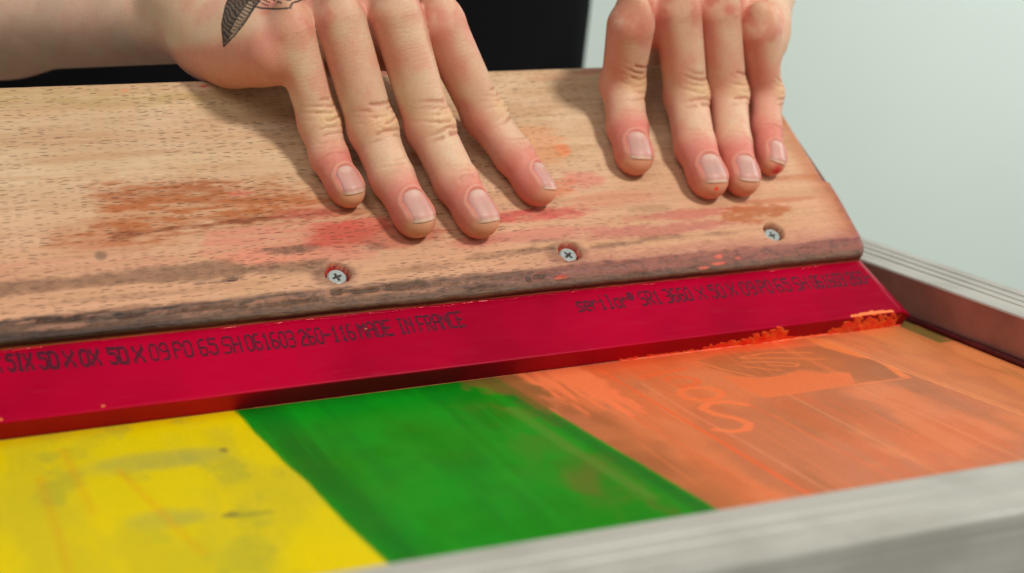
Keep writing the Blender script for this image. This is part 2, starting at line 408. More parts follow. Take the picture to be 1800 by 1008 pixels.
    Sc = [(-137.5, 87.8), (-133.7, 84.6), (-128.4, 84.6), (-125, 89), (-126.1, 94.1), (-130.5, 100.5), (-131.6, 106.6), (-127, 110.6), (-120.3, 109.4), (-116.6, 105.3)]
    ora = mixc(ora, srgb(250, 128, 74), (1-sst(1.0, 2.2, line_d(x, y, Sc)))*.85)
    od = np.abs(np.hypot((x+124.6)/6.8, (y-119.8)/6.4)-1)*6.6
    ora = mixc(ora, srgb(250, 122, 68), (1-sst(.9, 2.0, od))*.75)
    od = np.abs(np.hypot((x+124.5)/5.8, (y-133.5)/5.0)-1)*5.4
    ora = mixc(ora, srgb(248, 100, 46), (1-sst(.9, 2.0, od))*.5*sst(-131, -127, x+(y-133)*.2))
    ora = mixc(ora, srgb(248, 98, 46), (1-sst(1.2, 2.2, line_d(x, y, ((-135, 142), (-127, 144.5), (-116.8, 146.2)))))*.45)
    for (L, c_, w_, a_) in ((((-144.8, 156.6), (-141, 67.1), (-139.5, 20)), srgb(244, 104, 54), .5, .9), (((-137.8, 137), (-137.3, 103), (-134.8, 73), (-133, 20)), srgb(232, 140, 96), .45, .65),
                            (((-98, 109.3), (-96.8, 69.3), (-96, 10)), srgb(236, 142, 88), .35, .55), (((-71.9, 108.1), (-68.2, 69.5), (-66, 30)), srgb(236, 146, 92), .35, .6),
                            (((-49.3, 161.3), (-46.8, 129.6), (-43.3, 100.7), (-38, 60)), srgb(246, 150, 92), .5, .8), (((-47.3, 161.3), (-44.5, 129.6), (-41.3, 100.7), (-36, 60)), srgb(246, 150, 92), .4, .6),
                            (((-160, 150), (-152, 60), (-147, 10)), srgb(240, 110, 60), .6, .35), (((-115, 105), (-112, 60), (-110, 10)), srgb(240, 110, 60), .6, .35)):
        ora = mixc(ora, c_, (1-sst(w_*.5, w_*2.2, line_d(x, y, L)))*a_*.9)
    strk = vnoise(x/1.7, y/70, 55)
    ora = mixc(ora, srgb(238, 128, 72), sst(.68, .95, strk)*.35)
    # compose
    my = sst(-.7, .7, x-edge_yg)[..., None]; col = yel*(1-my)+gre*my
    m = sst(-.9, .9, x-edge_go)
    col = col*(1-m[..., None]) + ora*m[..., None]
    # pulled peach smear near the blade
    pe = poly_sd(x, y, [(-176, 166), (-150, 166), (-149, 132), (-150, 110), (-158, 106), (-163, 116), (-168.3, 111.8), (-172, 140)])
    st = sst(.34, .62, fbm(x/2.6, y/34, 61, 5)+.12*sst(0, 40, y-110))
    col = mixc(col, srgb(250, 128, 78), soft(pe+(fbm(x/3, y/8, 63)-.5)*9, 2.2)*st*.95)
    pe = poly_sd(x, y, [(-196, 166), (-176, 166), (-172, 145), (-178, 120), (-184, 140), (-194, 152)])
    col = mixc(col, srgb(132, 92, 44), soft(pe+(fbm(x/4, y/8, 65)-.5)*12, 3)*.75)
    # green corner strip by the right rail
    gc = (x > -10.5+(y-142)*-.03) & (y > 141); col = mixc(col, srgb(84, 92, 40), gc*.8*sst(.2, .4, fbm(x/3, y/9, 67))*(x < -3.5))
    col = mixc(col, srgb(90, 20, 16), sst(-4.2, -3.2, x))
    far = sst(228, 246, y+wob*6); col = mixc(col, srgb(196, 192, 178), far)      # unseen pale margin behind the squeegee, added against yellow bounce on the forearm
    return col
gx = np.concatenate([np.arange(X0, -352, 6.), np.arange(-352, 0.1, .8)]); gy = np.concatenate([np.arange(0, 176, .9), np.arange(176, Y1_, 6.), [Y1_]])
XX, YY = np.meshgrid(gx, gy, indexing='ij')
V = np.stack([XX, YY, np.full_like(XX, .3)], -1).reshape(-1, 3)
mesh_obj('screen_fabric', V, grid_faces(len(gx), len(gy)), M_SCREEN, scr, cols=paint_screen(XX, YY).reshape(-1, 3))

# ------------------------------------------------------------------ squeegee
sq = empty('squeegee', 'stained beech squeegee with a red blade, pressed down by two hands', 'squeegee', O_, FR)
SCREWS = [(-230.1, 39.2), (-143.4, 39.4), (-55.6, 39.8)]
# board: closed profile in (v, n), swept along u, then worn
T0 = -5.9
prof = []
def seg(a, b, step, last=False):
    n_ = max(1, int(round(math.hypot(b[0]-a[0], b[1]-a[1])/step)))
    for i in range(n_ + (1 if last else 0)): prof.append((a[0]+(b[0]-a[0])*i/n_, a[1]+(b[1]-a[1])*i/n_))
seg((V1+.4, T0+2), (V1, 9.3), 3)
seg((V1, 9.3), (V1, 12.0), .8); seg((V1, 12.0), (V1+.6, 12.7), .5); seg((V1+.6, 12.7), (34.0, NW-.15), .55); seg((34.0, NW-.15), (35.2, NW), .6)
seg((35.2, NW), (V2-3, NW), .62)
for a in np.linspace(90, 0, 7)[:-1]: prof.append((V2-3+3*math.cos(math.radians(a)), NW-3+3*math.sin(math.radians(a))))
seg((V2, NW-3), (V2, T0+3), 3)
for a in np.linspace(0, -90, 6)[:-1]: prof.append((V2-3+3*math.cos(math.radians(a)), T0+3+3*math.sin(math.radians(a))))
seg((V2-3, T0), (V1+2, T0), 6); seg((V1+2, T0), (V1+.4, T0+2), 1)
prof = np.array(prof)
us = np.concatenate([np.arange(-430, -345, 5.), np.arange(-345, LU-4, .66), LU-4+4*np.sin(np.linspace(0, math.pi/2, 9))])
UU, JJ = np.meshgrid(us, np.arange(len(prof)), indexing='ij')
VV = prof[JJ, 0].copy(); NN = prof[JJ, 1].copy()
# right-end outline: notch and rounded lower corner
vc = VV
endshift = np.where(vc > 62.7, -2.6*sst(62.0, 64.0, vc)-.02*(vc-64), .3*np.sin(vc/7)) - 2.2*np.clip((31-vc)/5, 0, 1)**2
w_end = sst(LU-26, LU, UU)
UU2 = UU + endshift*np.clip((UU-(LU-40))/40, 0, 1)
# rounding of the end in n
te = np.clip((UU-(LU-4))/4, 0, 1); rnd = 1-np.sqrt(np.clip(1-te**2, 0, 1))
mid = (NW+T0)/2
front = sst(mid, NW, NN)
NN = NN - 3.0*rnd*(NN-mid)/(NW-mid)
VV = VV + 1.6*rnd*(VV < 40)
# wear of the face and lower arris
fr = (prof[JJ, 1] > 9.4)
low = fr*(1-sst(34, 40, vc))
VV += low*(fbm(UU/12, vc/6, 1)-.5)*.8
NN += fr*((fbm(UU/22, vc/9, 2)-.5)*.35) + low*((fbm(UU/5, vc/1.6, 3, 3)-.5)*.6)
chip = np.zeros_like(UU)
for (cu, cv, ru, rv) in ((-232.5, 31.8, 2.2, 1.4), (-222, 31.3, 7, .8), (-211, 31.4, 6, 1.0), (-204, 32.2, 3, 1.2), (-163, 29.9, 1.4, 1.2), (-158.6, 30.4, 3.2, .9), (-180, 28.2, 9, .9), (-120, 27.8, 6, .6), (-250, 30.0, 12, .8), (-275, 30.5, 14, .7), (-320, 31.5, 10, .7), (-300, 30.8, 6, .6), (-150, 29, 3, .8)):
    chip = np.maximum(chip, 1-sst(.3, 1.2, ((UU-cu)/ru)**2+((vc-cv)/rv)**2+(fbm(UU/1.2, vc/1.2, 5)-.5)*1.6))
gash = 1-sst(.4, 1.1, ((UU+268.8)/6.5)**2+((vc-40.3-(UU+268)*.04)/.55)**2+(fbm(UU/1.5, vc, 6)-.5)*1.2)
gash = np.maximum(gash, .7*(1-sst(.4, 1.1, ((UU+276)/3)**2+((vc-40.0)/.35)**2)))
NN -= fr*(chip*.6+gash*1.2)
hole = np.zeros_like(UU)
for k, (su, sv) in enumerate(SCREWS):
    r = np.hypot(UU-su, vc-sv); r = r+(fbm(UU/1.6, vc/1.6, 9+k)-.5)*.9
    hole = np.maximum(hole, fr*(1-sst(3.85, 4.4, r)))
NN = NN - hole*4.0
# ---- paint
u, v = UU, vc
sdf = lambda P: poly_sd(u, v, P)
bn = fbm(u/30, v/12, 12); bf = .55*fbm(u/15, v/2.6, 13, 5)+.45*fbm(u/3.5, v/.8, 15, 3); bs = fbm(u/26, v/2.2, 14, 5)
C = np.ones(u.shape+(3,))*srgb(212, 178, 140)
C = mixc(C, srgb(220, 188, 152), sst(.4, .65, bn))
C = mixc(C, srgb(212, 154, 120), (1-sst(40, 100, v))*.8)
C = mixc(C, srgb(196, 150, 106), sst(.5, .7, bs)*.4)
def blot(P, colr, a, w=4., nz=7.): 
    global C
    cs = float(P[0][0])*.13
    C = mixc(C, colr, (1-sst(-w, w, sdf(P)+(bf-.5)*nz*2))*a*(.45+.75*sst(.32, .62, fbm(u/8+cs, v/1.3, 17+cs, 4))))
def ell(cu, cv, ru, rv, colr, a, nz=1.0, lo=.2, hi=1.2):
    global C
    C = mixc(C, colr, (1-sst(lo, hi, ((u-cu)/ru)**2+((v-cv)/rv)**2+(bf-.5)*nz*2))*a)
blot([(-335, 131), (-255, 127), (-200, 118), (-260, 119), (-300, 122), (-340, 125)], srgb(186, 156, 98), .6, 4, 5)
ell(-240, 116, 30, 6, srgb(196, 168, 120), .5)
blot([(-303.6, 83.3), (-271.8, 84.1), (-228, 75.1), (-214, 66), (-224.7, 61.3), (-268.2, 62.4), (-291.2, 58.6), (-317.8, 59), (-318.6, 66.2), (-302.3, 68.3)], srgb(180, 104, 58), .85, 5, 10)
blot([(-300, 82), (-272, 83), (-240, 77), (-250, 73), (-290, 77)], srgb(158, 88, 46), .4, 3, 9)
blot([(-300, 63.6), (-255, 66.2), (-226, 66.6), (-226, 64.6), (-266, 63), (-300, 61.5)], srgb(140, 76, 44), .9, 1.2, 3)
blot([(-268.4, 61.6), (-226, 62.2), (-212, 56), (-215, 43.1), (-259.3, 43.8), (-275.9, 52.1)], srgb(214, 140, 114), .95, 1.0, 2)
blot([(-345, 58), (-300, 56), (-280, 52), (-275, 48.5), (-345, 47.5)], srgb(206, 146, 116), .7, 3, 5)
ell(-250, 49, 20, 5, srgb(222, 138, 108), .6)
ell(-226, 55, 13, 7.5, srgb(196, 66, 52), .85, 1.0, .0, 1.3)
ell(-214, 59, 12, 4, srgb(208, 80, 66), .75, 1.0)
ell(-232, 66, 16, 4, srgb(206, 92, 90), .35)
ell(-205, 53, 22, 6, srgb(186, 84, 66), .7)
ell(-255, 77, 5, 2, srgb(220, 84, 84), .35)
ell(-304.8, 54.6, 2.3, 2.2, srgb(120, 96, 76), .8, .3)
ell(-306, 60, 8, 2, srgb(190, 120, 84), .5)
# right half of the face
ell(-148, 57.5, 23, 3.2, srgb(200, 80, 74), .9, 1.2, 0, 1.3)
ell(-128, 88.5, 4.2, 3.4, srgb(240, 128, 78), .75, 1.0)
ell(-136.7, 92, 12, 12, srgb(222, 146, 96), .6, 1.2)
ell(-128, 72, 12, 5, srgb(220, 124, 110), .65, 1.2)
ell(-141, 70.6, 14, 6, srgb(214, 122, 82), .7, 1.3)
ell(-118, 62, 22, 4, srgb(216, 134, 108), .5, 1.2)
ell(-91, 51.7, 30, 2.6, srgb(196, 106, 94), .75, 1.4)
ell(-110, 45.5, 45, 3.4, srgb(184, 100, 92), .7, 1.3)
ell(-104, 56, 11, 2.6, srgb(150, 116, 80), .45, 1.2)
ell(-150, 48, 30, 4.0, srgb(200, 118, 104), .65, 1.0)
ell(-60, 49.5, 16, 4.6, srgb(176, 96, 48), .9, 1.6)
ell(-44, 55, 22, 1.6, srgb(184, 104, 62), .6, .9)
ell(-30, 66, 15, 2.0, srgb(190, 112, 68), .55, .9)
ell(-17.8, 53.2, 2.8, 1.6, srgb(190, 60, 62), .8, .6)
ell(-19.3, 96.1, .9, 1.0, srgb(84, 62, 48), .9, .2)
ell(-92, 130, 16, 3, srgb(206, 128, 116), .55, 1.2)
ell(-118, 127, 14, 2, srgb(206, 138, 108), .4, 1.2)
ell(-178, 47, 12, 3, srgb(206, 120, 100), .6, 1.0)
ell(-257.1, 129.3, 2.2, .8, srgb(212, 60, 84), .9, .5)
ell(-285, 128.5, 1.6, 1.0, srgb(222, 140, 96), .7, .5)
C = mixc(C, srgb(184, 104, 62), sst(LU-16, LU-2, u)*.75*(v > 34))
C = mixc(C, srgb(120, 44, 40), sst(LU-7, LU, u+ (bf-.5)*5)*(1-sst(55, 75, v))*.8)
# grime along the lower part
grime = np.zeros_like(u)
gl = 1-sst(-1.2, 1.2, sdf([(-345, 46.5), (-310.7, 47.7), (-265.5, 48.9), (-258, 44.5), (-262, 41), (-285, 41.8), (-345, 42.5)])+(bf-.5)*4)
C = mixc(C, srgb(138, 100, 76), gl*.8); grime = np.maximum(grime, gl*.55)
gl = 1-sst(-1.5, 1.5, sdf([(-262, 45.4), (-231.5, 46.0), (-233.3, 39.0), (-252, 41.4), (-262, 42.5)])+(bf-.5)*6)
C = mixc(C, srgb(128, 96, 72), gl*.7); grime = np.maximum(grime, gl*.9)
for (cu, cv, ru, rv, a) in ((-243, 50.5, 12, 2.0, .9), (-160, 41.2, 14, 1.8, 1.), (-150, 44.8, 14, 1.2, .6), (-124, 40.4, 12, 1.6, .85), (-104, 41.6, 14, 1.2, .5), (-200, 38, 16, 2.2, .45), (-80, 41, 10, 1.4, .5), (-176, 40.5, 8, 2, .5), (-300, 37.3, 40, 1.2, .35), (-215, 49, 5, 2.4, .6)):
    g_ = (1-sst(.1, 1.2, ((u-cu)/ru)**2+((v-cv)/rv)**2+(bf-.5)*2.2))*a
    C = mixc(C, srgb(112, 76, 60), g_*.75); grime = np.maximum(grime, g_)
for su, sv in SCREWS[:2]:
    g_ = (1-sst(.3, 1.2, ((u-su+1.5)/9)**2+((v-sv+.5)/6)**2+(bf-.5)*1.2)); C = mixc(C, srgb(110, 74, 58), g_*.6); grime = np.maximum(grime, g_*.5)
# bevelled lower arris: browner to the left, purple to the right
lowm = 1-sst(32.6, 34.2, v+(bf-.5)*3.0)
cb = mixc(np.ones(u.shape+(3,))*srgb(98, 68, 50), srgb(84, 22, 38), sst(-215, -120, u))
cb = mixc(cb, srgb(176, 122, 98), sst(.50, .64, fbm(u/14, v/1.1, 71, 5))*.6*(1-.5*sst(-215, -120, u)))
cb = mixc(cb, srgb(24, 17, 18), sst(.53, .62, fbm(u/12, v/.9, 73, 5))*.95)
C = C*(1-(fr*lowm)[..., None])+cb*(fr*lowm)[..., None]
grime = np.maximum(grime, fr*lowm*.85)
C = mixc(C, srgb(150, 62, 66), fr*sst(-190, -110, u)*(1-sst(33, 41, v+(bf-.5)*9))*.55)
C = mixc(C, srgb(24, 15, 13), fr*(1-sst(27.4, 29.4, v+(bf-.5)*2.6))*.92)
C = mixc(C, srgb(14, 12, 13), np.maximum(chip, gash)*fr*.97)
C = mixc(C, srgb(190, 8, 36), np.clip(hole*1.6, 0, 1)*(u < -80)*.98)
C = mixc(C, srgb(206, 16, 30), hole*(fbm(u/1.5, v/1.5, 79) > .52)*.9)
C = mixc(C, srgb(70, 40, 26), hole*(u > -80)*.9)
for (cu, cv, ru, rv) in ((-84, 31.3, 3.2, .8), (-85, 28.5, 4, .7), (-92, 27.6, 3, .6), (-76, 30.0, 1.5, .5), (-150, 29.4, 3, .5)):
    C = mixc(C, srgb(232, 80, 62), fr*(1-sst(.4, 1.1, ((u-cu)/ru)**2+((v-cv)/rv)**2+(bf-.5)*1.5))*.9)
back = ~fr
C[back] = C[back]*.95
P3 = np.stack([UU2, VV, NN], -1)
nv = len(prof); F = grid_faces(len(us), nv, True).tolist()
F += [list(range(nv)), list(range((len(us)-1)*nv, len(us)*nv))[::-1]]
mesh_obj('handle_board', P3.reshape(-1, 3), F, M_WOOD, sq, cols=C.reshape(-1, 3), attrs={'grime': grime.ravel()})

# screws in their counterbores
def screw(k, su, sv, ang):
    n_ = 49; a = np.linspace(-1, 1, n_); A, B = np.meshgrid(a, a, indexing='ij')
    x = A*np.sqrt(1-B*B/2); y = B*np.sqrt(1-A*A/2); r = np.hypot(x, y); R0 = 3.25
    x, y = x*R0, y*R0; rr = r*R0
    ca, sa = math.cos(ang), math.sin(ang); p, q = ca*x+sa*y, -sa*x+ca*y
    slot = ((1-sst(.34, .5, np.abs(p)))*(np.abs(q) < 1.75) + (1-sst(.34, .5, np.abs(q)))*(np.abs(p) < 1.75)).clip(0, 1)
    slot = np.maximum(slot, 1-sst(.55, .85, rr))
    z = NW-1.8 - 1.3*slot - .5*sst(2.85, 3.25, rr)
    top = np.stack([x+su, y+sv, z], -1).reshape(-1, 3)
    bot = np.stack([x+su, y+sv, np.full_like(z, NW-4.2)], -1).reshape(-1, 3)
    F = grid_faces(n_, n_).tolist(); m = n_*n_
    F2 = [[j+m for j in reversed(f_)] for f_ in F]
    ring = [i*n_ for i in range(n_)]+[(n_-1)*n_+j for j in range(1, n_)]+[i*n_+n_-1 for i in range(n_-2, -1, -1)]+[j for j in range(n_-2, 0, -1)]
    F3 = [[ring[i], ring[(i+1) % len(ring)], ring[(i+1) % len(ring)]+m, ring[i]+m] for i in range(len(ring))]
    cc = np.ones((2*m, 3))*np.array([.42, .48, .46])
    sl = np.concatenate([slot.ravel(), np.zeros(m)]); cc = mixc(cc, (.05, .02, .015), sl)
    o = mesh_obj('screw', np.concatenate([top, bot]), F+F2+F3, M_SCREW, sq, cols=cc)
    return o
mz = Mat('zinc_screw'); mz.set(Base_Color=mz.mix(mz.mapr(mz.noise(mz.coord(), 700, 4), .5, .75, 0, .5), mz.attr('tint'), (.30, .27, .24)), Metallic=.35, Roughness=.4); M_SCREW = mz.m
for k, ((su, sv), an) in enumerate(zip(SCREWS, (.30, .62, .1))): screw(k, su, sv-.25, an)

# blade
TB = 9.0
bu = np.concatenate([np.arange(-430, -20, 3.), np.linspace(-20, -8.6, 8)])
bp = [(0.25, 0), (0, .25)]+[(0, t) for t in np.linspace(.8, 8.2, 10)]+[(0, 8.72), (.08, 8.92), (.28, TB)]+[(t, TB) for t in np.linspace(1.2, 27.5, 24)]+[(27.5, 0)]
bp = np.array(bp)
BU, BJ = np.meshgrid(bu, np.arange(len(bp)), indexing='ij'); BV = bp[BJ, 0]; BN = bp[BJ, 1].copy()
t_ = np.clip((BU+20)/11.4, 0, 1)
BUx = BU - t_*(BV*.30)                                     # the end is cut slightly askew
cut = np.clip((BUx-(-13.2-BV*.28))/4.4, 0, 1); BN = BN-cut*2.6*(BN/9.0)
BN += (fbm(BU/40, BV/20, 81)-.5)*.25*(bp[BJ, 1] > 8)
nb_ = len(bp); F = grid_faces(len(bu), nb_, True).tolist()+[list(range(nb_)), list(range((len(bu)-1)*nb_, len(bu)*nb_))[::-1]]
blade = mesh_obj('blade', np.stack([BUx, BV, BN], -1).reshape(-1, 3), F, M_BLADE, sq)

# dot-matrix print on the blade
FONT = {'0': '01110 10001 10001 10001 10001 10001 01110', '1': '00100 01100 00100 00100 00100 00100 01110', '2': '01110 10001 00001 00110 01000 10000 11111',
 '3': '11110 00001 00001 01110 00001 00001 11110', '5': '11111 10000 11110 00001 00001 10001 01110', '6': '01110 10000 10000 11110 10001 10001 01110',
 '9': '01110 10001 10001 01111 00001 00001 01110', 'A': '01110 10001 10001 11111 10001 10001 10001', 'C': '01111 10000 10000 10000 10000 10000 01111',
 'D': '11110 10001 10001 10001 10001 10001 11110', 'E': '11111 10000 10000 11110 10000 10000 11111', 'F': '11111 10000 10000 11110 10000 10000 10000',
 'H': '10001 10001 10001 11111 10001 10001 10001', 'I': '01110 00100 00100 00100 00100 00100 01110', 'M': '10001 11011 10101 10101 10001 10001 10001',
 'N': '10001 11001 10101 10011 10001 10001 10001', 'P': '11110 10001 10001 11110 10000 10000 10000', 'R': '11110 10001 10001 11110 10100 10010 10001',
 'S': '01111 10000 10000 01110 00001 00001 11110', 'X': '10001 10001 01010 00100 01010 10001 10001', '-': '00000 00000 00000 11111 00000 00000 00000',
 's': '00000 00000 01111 10000 01110 00001 11110', 'e': '00000 00000 01110 10001 11111 10000 01110', 'r': '00000 00000 10110 11001 10000 10000 10000',
 'i': '00100 00000 01100 00100 00100 00100 01110', 'l': '01100 00100 00100 00100 00100 00100 01110', 'o': '00000 00000 01110 10001 10001 10001 01110',
 '®': '01110 10101 11011 01110 00000 00000 00000'}
W1 = [("X", -342.4, -338.2), ("5IX", -337.1, -329.8), ("5D", -328.0, -322.3), ("X", -321.2, -317.0), ("0X", -316.0, -310.1), ("5D", -307.6, -301.7), ("X", -300.6, -296.3), ("09", -295.0, -289.0), ("P0", -287.5, -281.6), ("65", -279.7, -273.8), ("SH", -272.2, -266.2), ("061603", -264.7, -248.6), ("260-116", -247.0, -228.4), ("MADE", -226.9, -215.4), ("IN", -213.2, -207.8), ("FRANCE", -206.0, -189.4)]
W2 = [("serilor®", -146.1, -122.4), ("SR1", -120.5, -111.9), ("3660", -110.0, -99.0), ("X", -97.1, -92.6), ("50", -91.0, -85.0), ("X", -83.5, -79.2), ("09", -77.6, -71.3), ("P0", -69.7, -64.0), ("65", -62.3, -55.8), ("SH", -54.0, -47.8), ("061603", -46.1, -30.9), ("260-", -29.2, -18.6)]
tv, tf = [], []
def dots(words, base, hgt, ghost=False):
    for w, ua, ub in words:
        adv = (ub-ua)/(len(w)-.12)
        if len(w) == 1: ua, adv = ua+(ub-ua)*.12, (ub-ua)*.86
        for ci, ch in enumerate(w):
            on = {(r_, c_) for r_, row in enumerate(FONT[ch].split()) for c_, bit in enumerate(row) if bit == '1'}
            pts_ = list(on)
            for (r_, c_) in on:                               # neighbouring dots run together
                for dr_, dc_ in ((0, 1), (1, 0), (1, 1), (1, -1)):
                    if (r_+dr_, c_+dc_) in on and (dr_*dc_ == 0 or ((r_+dr_, c_) not in on and (r_, c_+dc_) not in on)): pts_.append((r_+dr_/2, c_+dc_/2))
            for (r_, c_) in pts_:
                    if rng.random() < .03: continue
                    for rep in ((0, 0),) if not ghost else ((0, 0), (.35, -.5)):
                        cu = ua+ci*adv+(c_/4)*adv*.72+rng.normal(0, .045)+rep[0]
                        cv = base(cu)+hgt*(6-r_)/6+rng.normal(0, .05)+rep[1]
                        cu += (6-r_)/6*-.25
                        R0 = (.40 if not rep[1] else .32)*rng.uniform(.85, 1.15); k = len(tv)
                        # lies on the blade's gently uneven face
                        nz = TB + (float(fbm(cu/40, cv/20, 81))-.5)*.25 + .05
                        for j in range(8):
                            a_ = 2*math.pi*j/8; tv.append((cu+R0*.82*math.cos(a_), cv+R0*1.2*math.sin(a_), nz))
                        tf.append(list(range(k, k+8)))
dots([w for w in W1 if w[2] < -296], lambda x: np.interp(x, [-342, -300, -247], [19.0, 16.8, 15.6])-.4, 5.8, True)
dots([w for w in W1 if w[2] >= -296], lambda x: np.interp(x, [-342, -300, -247, -189], [19.0, 16.6, 15.9, 16.4])-.4, 6.0)
dots(W2, lambda x: np.interp(x, [-146, -120, -18], [17.2, 16.9, 15.4])-.4, 5.8)
mesh_obj('printed_text', tv, tf, M_TEXT, blade, smooth=False)

# wet ink on the blade's lower edge and along the contact
def ink_sheet(name, u0, u1, thick, cover, mat, face='edge', step=.45):
    uu = np.arange(u0, u1, step)
    if face == 'edge': tt = np.linspace(-.3, 9.4, 22)
    else: tt = np.linspace(0, 5, 14)
    A, T = np.meshgrid(uu, tt, indexing='ij')
    h = cover(A, T)
    hh_ = np.clip(h, 0, None)*thick
    if face == 'edge': P_ = np.stack([A, -.06-hh_, T], -1)
    else: P_ = np.stack([A, T+.3, TB+.12+hh_], -1)
    keep = h > 0
    fcs = grid_faces(len(uu), len(tt)); k = keep.ravel()[fcs].any(1); fcs = fcs[k]
    # close underneath: same outline pushed into the blade
    used = np.unique(fcs); mp = -np.ones(A.size, int); mp[used] = np.arange(len(used))
    Pt = P_.reshape(-1, 3)[used]; Pb = Pt.copy()
    if face == 'edge': Pb[:, 1] = .15
    else: Pb[:, 2] = TB-.15
    f1 = mp[fcs]; ed = {}
    for q in f1:
        for a_, b_ in zip(q, np.roll(q, -1)): ed[(a_, b_)] = ed.get((a_, b_), 0)+1
    side = [[b_, a_, a_+len(used), b_+len(used)] for (a_, b_) in ed if (b_, a_) not in ed]
    return mesh_obj(name, np.concatenate([Pt, Pb]), f1.tolist()+(f1[:, ::-1]+len(used)).tolist()+side, mat, blade)
def cov_edge(A, T):
    q = fbm((A+T*.8)/1.9, T/2.6, 91, 4)
    top = np.interp(A, [-345, -200, -134, -128, -108, -104, -94, -82, -70, -64, -60, -46, -40, -34, -12, -8], [-.6, -.5, .5, .9, .6, .8, 1.9, 5.0, 7.4, 2.2, .6, .5, 4.6, 7.2, 6.4, 3.0])
    return (top - T)/3.2 + (q-.5)*3.4*np.clip(top/3, .12, 1)
ink_sheet('wet_ink', -134, -13, .26, cov_edge, M_INK)
ink_sheet('wet_ink', -40, -17, .5, lambda A, T: .9-((A+28)/11)**2-(T/1.6)**2+(fbm(A/3, T/2, 93)-.5)*.9, M_PEACH, 'front')
# little dried specks
def speck(u_, v_, r_, mat, nm='ink_speck', n_=TB):
    V = []; F = []
    for i, (a_, h_) in enumerate(((1, 0), (.8, .35), (.35, .55))):
        for j in range(9): 
            t = 2*math.pi*j/9; q = r_*a_*(1+.25*math.sin(3*t+u_)); V.append((u_+q*1.3*math.cos(t), v_+q*math.sin(t), n_-.1+h_*r_))
    F = grid_faces(3, 9, True).tolist()+[list(range(18, 27))]
    mesh_obj(nm, V, F, mat, blade)
for s_ in ((-312.2, 1.6, .55), (-341.4, 1.3, .6), (-224.6, 19.3, .45), (-240.0, 3.1, .18), (-104.6, 2.0, .2), (-172.0, 17, .15), (-160, 14, .14)): speck(*s_, M_PEACH)
# a broken bead of red ink squeezed out where blade meets wood (one thin continuous strand)
mr = Mat('wet_red_ink'); mr.set(Base_Color=(.62, .006, .022), Roughness=.22); M_RED = mr.m
bu2 = np.arange(-343, -18, .45); V = []
q_ = vnoise(bu2/4.5, 3.3, 8.8)*.6+vnoise(bu2/1.5, 7.3, 1.8)*.4
rb = .04+.32*sst(.56, .74, q_+.06*sst(-200, -300, bu2))
for cu, rr in zip(bu2, rb):
    for j in range(6): V.append((cu, 25.3+.2*math.sin(cu*.3)+rr*math.cos(j*math.pi/3), TB+.12+rr*math.sin(j*math.pi/3)))
mesh_obj('ink_bead', V, grid_faces(len(bu2), 6, True), M_RED, blade)
# wet line left on the fabric where the blade rests
ul = np.arange(-345, -9, .8)
top = np.interp(ul, [-345, -280, -135, -120, -60, -12], [.05, .06, .08, .38, .5, .4])
V = []
for i, uu_ in enumerate(ul):
    w = top[i]*(.6+.8*float(fbm(uu_/3, 1, 97)))
    for j in range(7):
        t = math.pi*j/6; V.append(to_world((uu_, 0, 0))+np.array([0, -w*1.5*math.cos(t)-.1, .0+w*math.sin(t)-.12]))
V = np.array(V); wl = mesh_obj('wet_ink_line', V, grid_faces(len(ul), 7), M_INK, scr)

# ------------------------------------------------------------------ person
def nrm(a): a = np.asarray(a, float); return a/np.linalg.norm(a)
def smin(a, b, k):
    h = np.clip(.5+.5*(b-a)/k, 0, 1); return b*(1-h)+a*h - k*h*(1-h)
def capsule(p, a, b, ra, rb, pinch=0., flat=None, dn=None):
    a = np.asarray(a, np.float32); b = np.asarray(b, np.float32); ab = b-a
    pa = p-a; t = np.clip(pa@ab/(ab@ab), 0, 1); q = pa-t[:, None]*ab
    if flat is not None:
        c = q@dn; q = q+((flat-1)*c)[:, None]*dn
    r = ra+(rb-ra)*t-pinch*4*t*(1-t)
    return np.sqrt((q*q).sum(1))-r
def ellipsoid(p, c, ax, rad):
    q = (p-np.asarray(c, np.float32))@np.asarray(ax, np.float32).T
    k0 = np.linalg.norm(q/rad, axis=1); k1 = np.linalg.norm(q/(np.asarray(rad, np.float32)**2), axis=1)
    return k0*(k0-1)/np.maximum(k1, 1e-6)
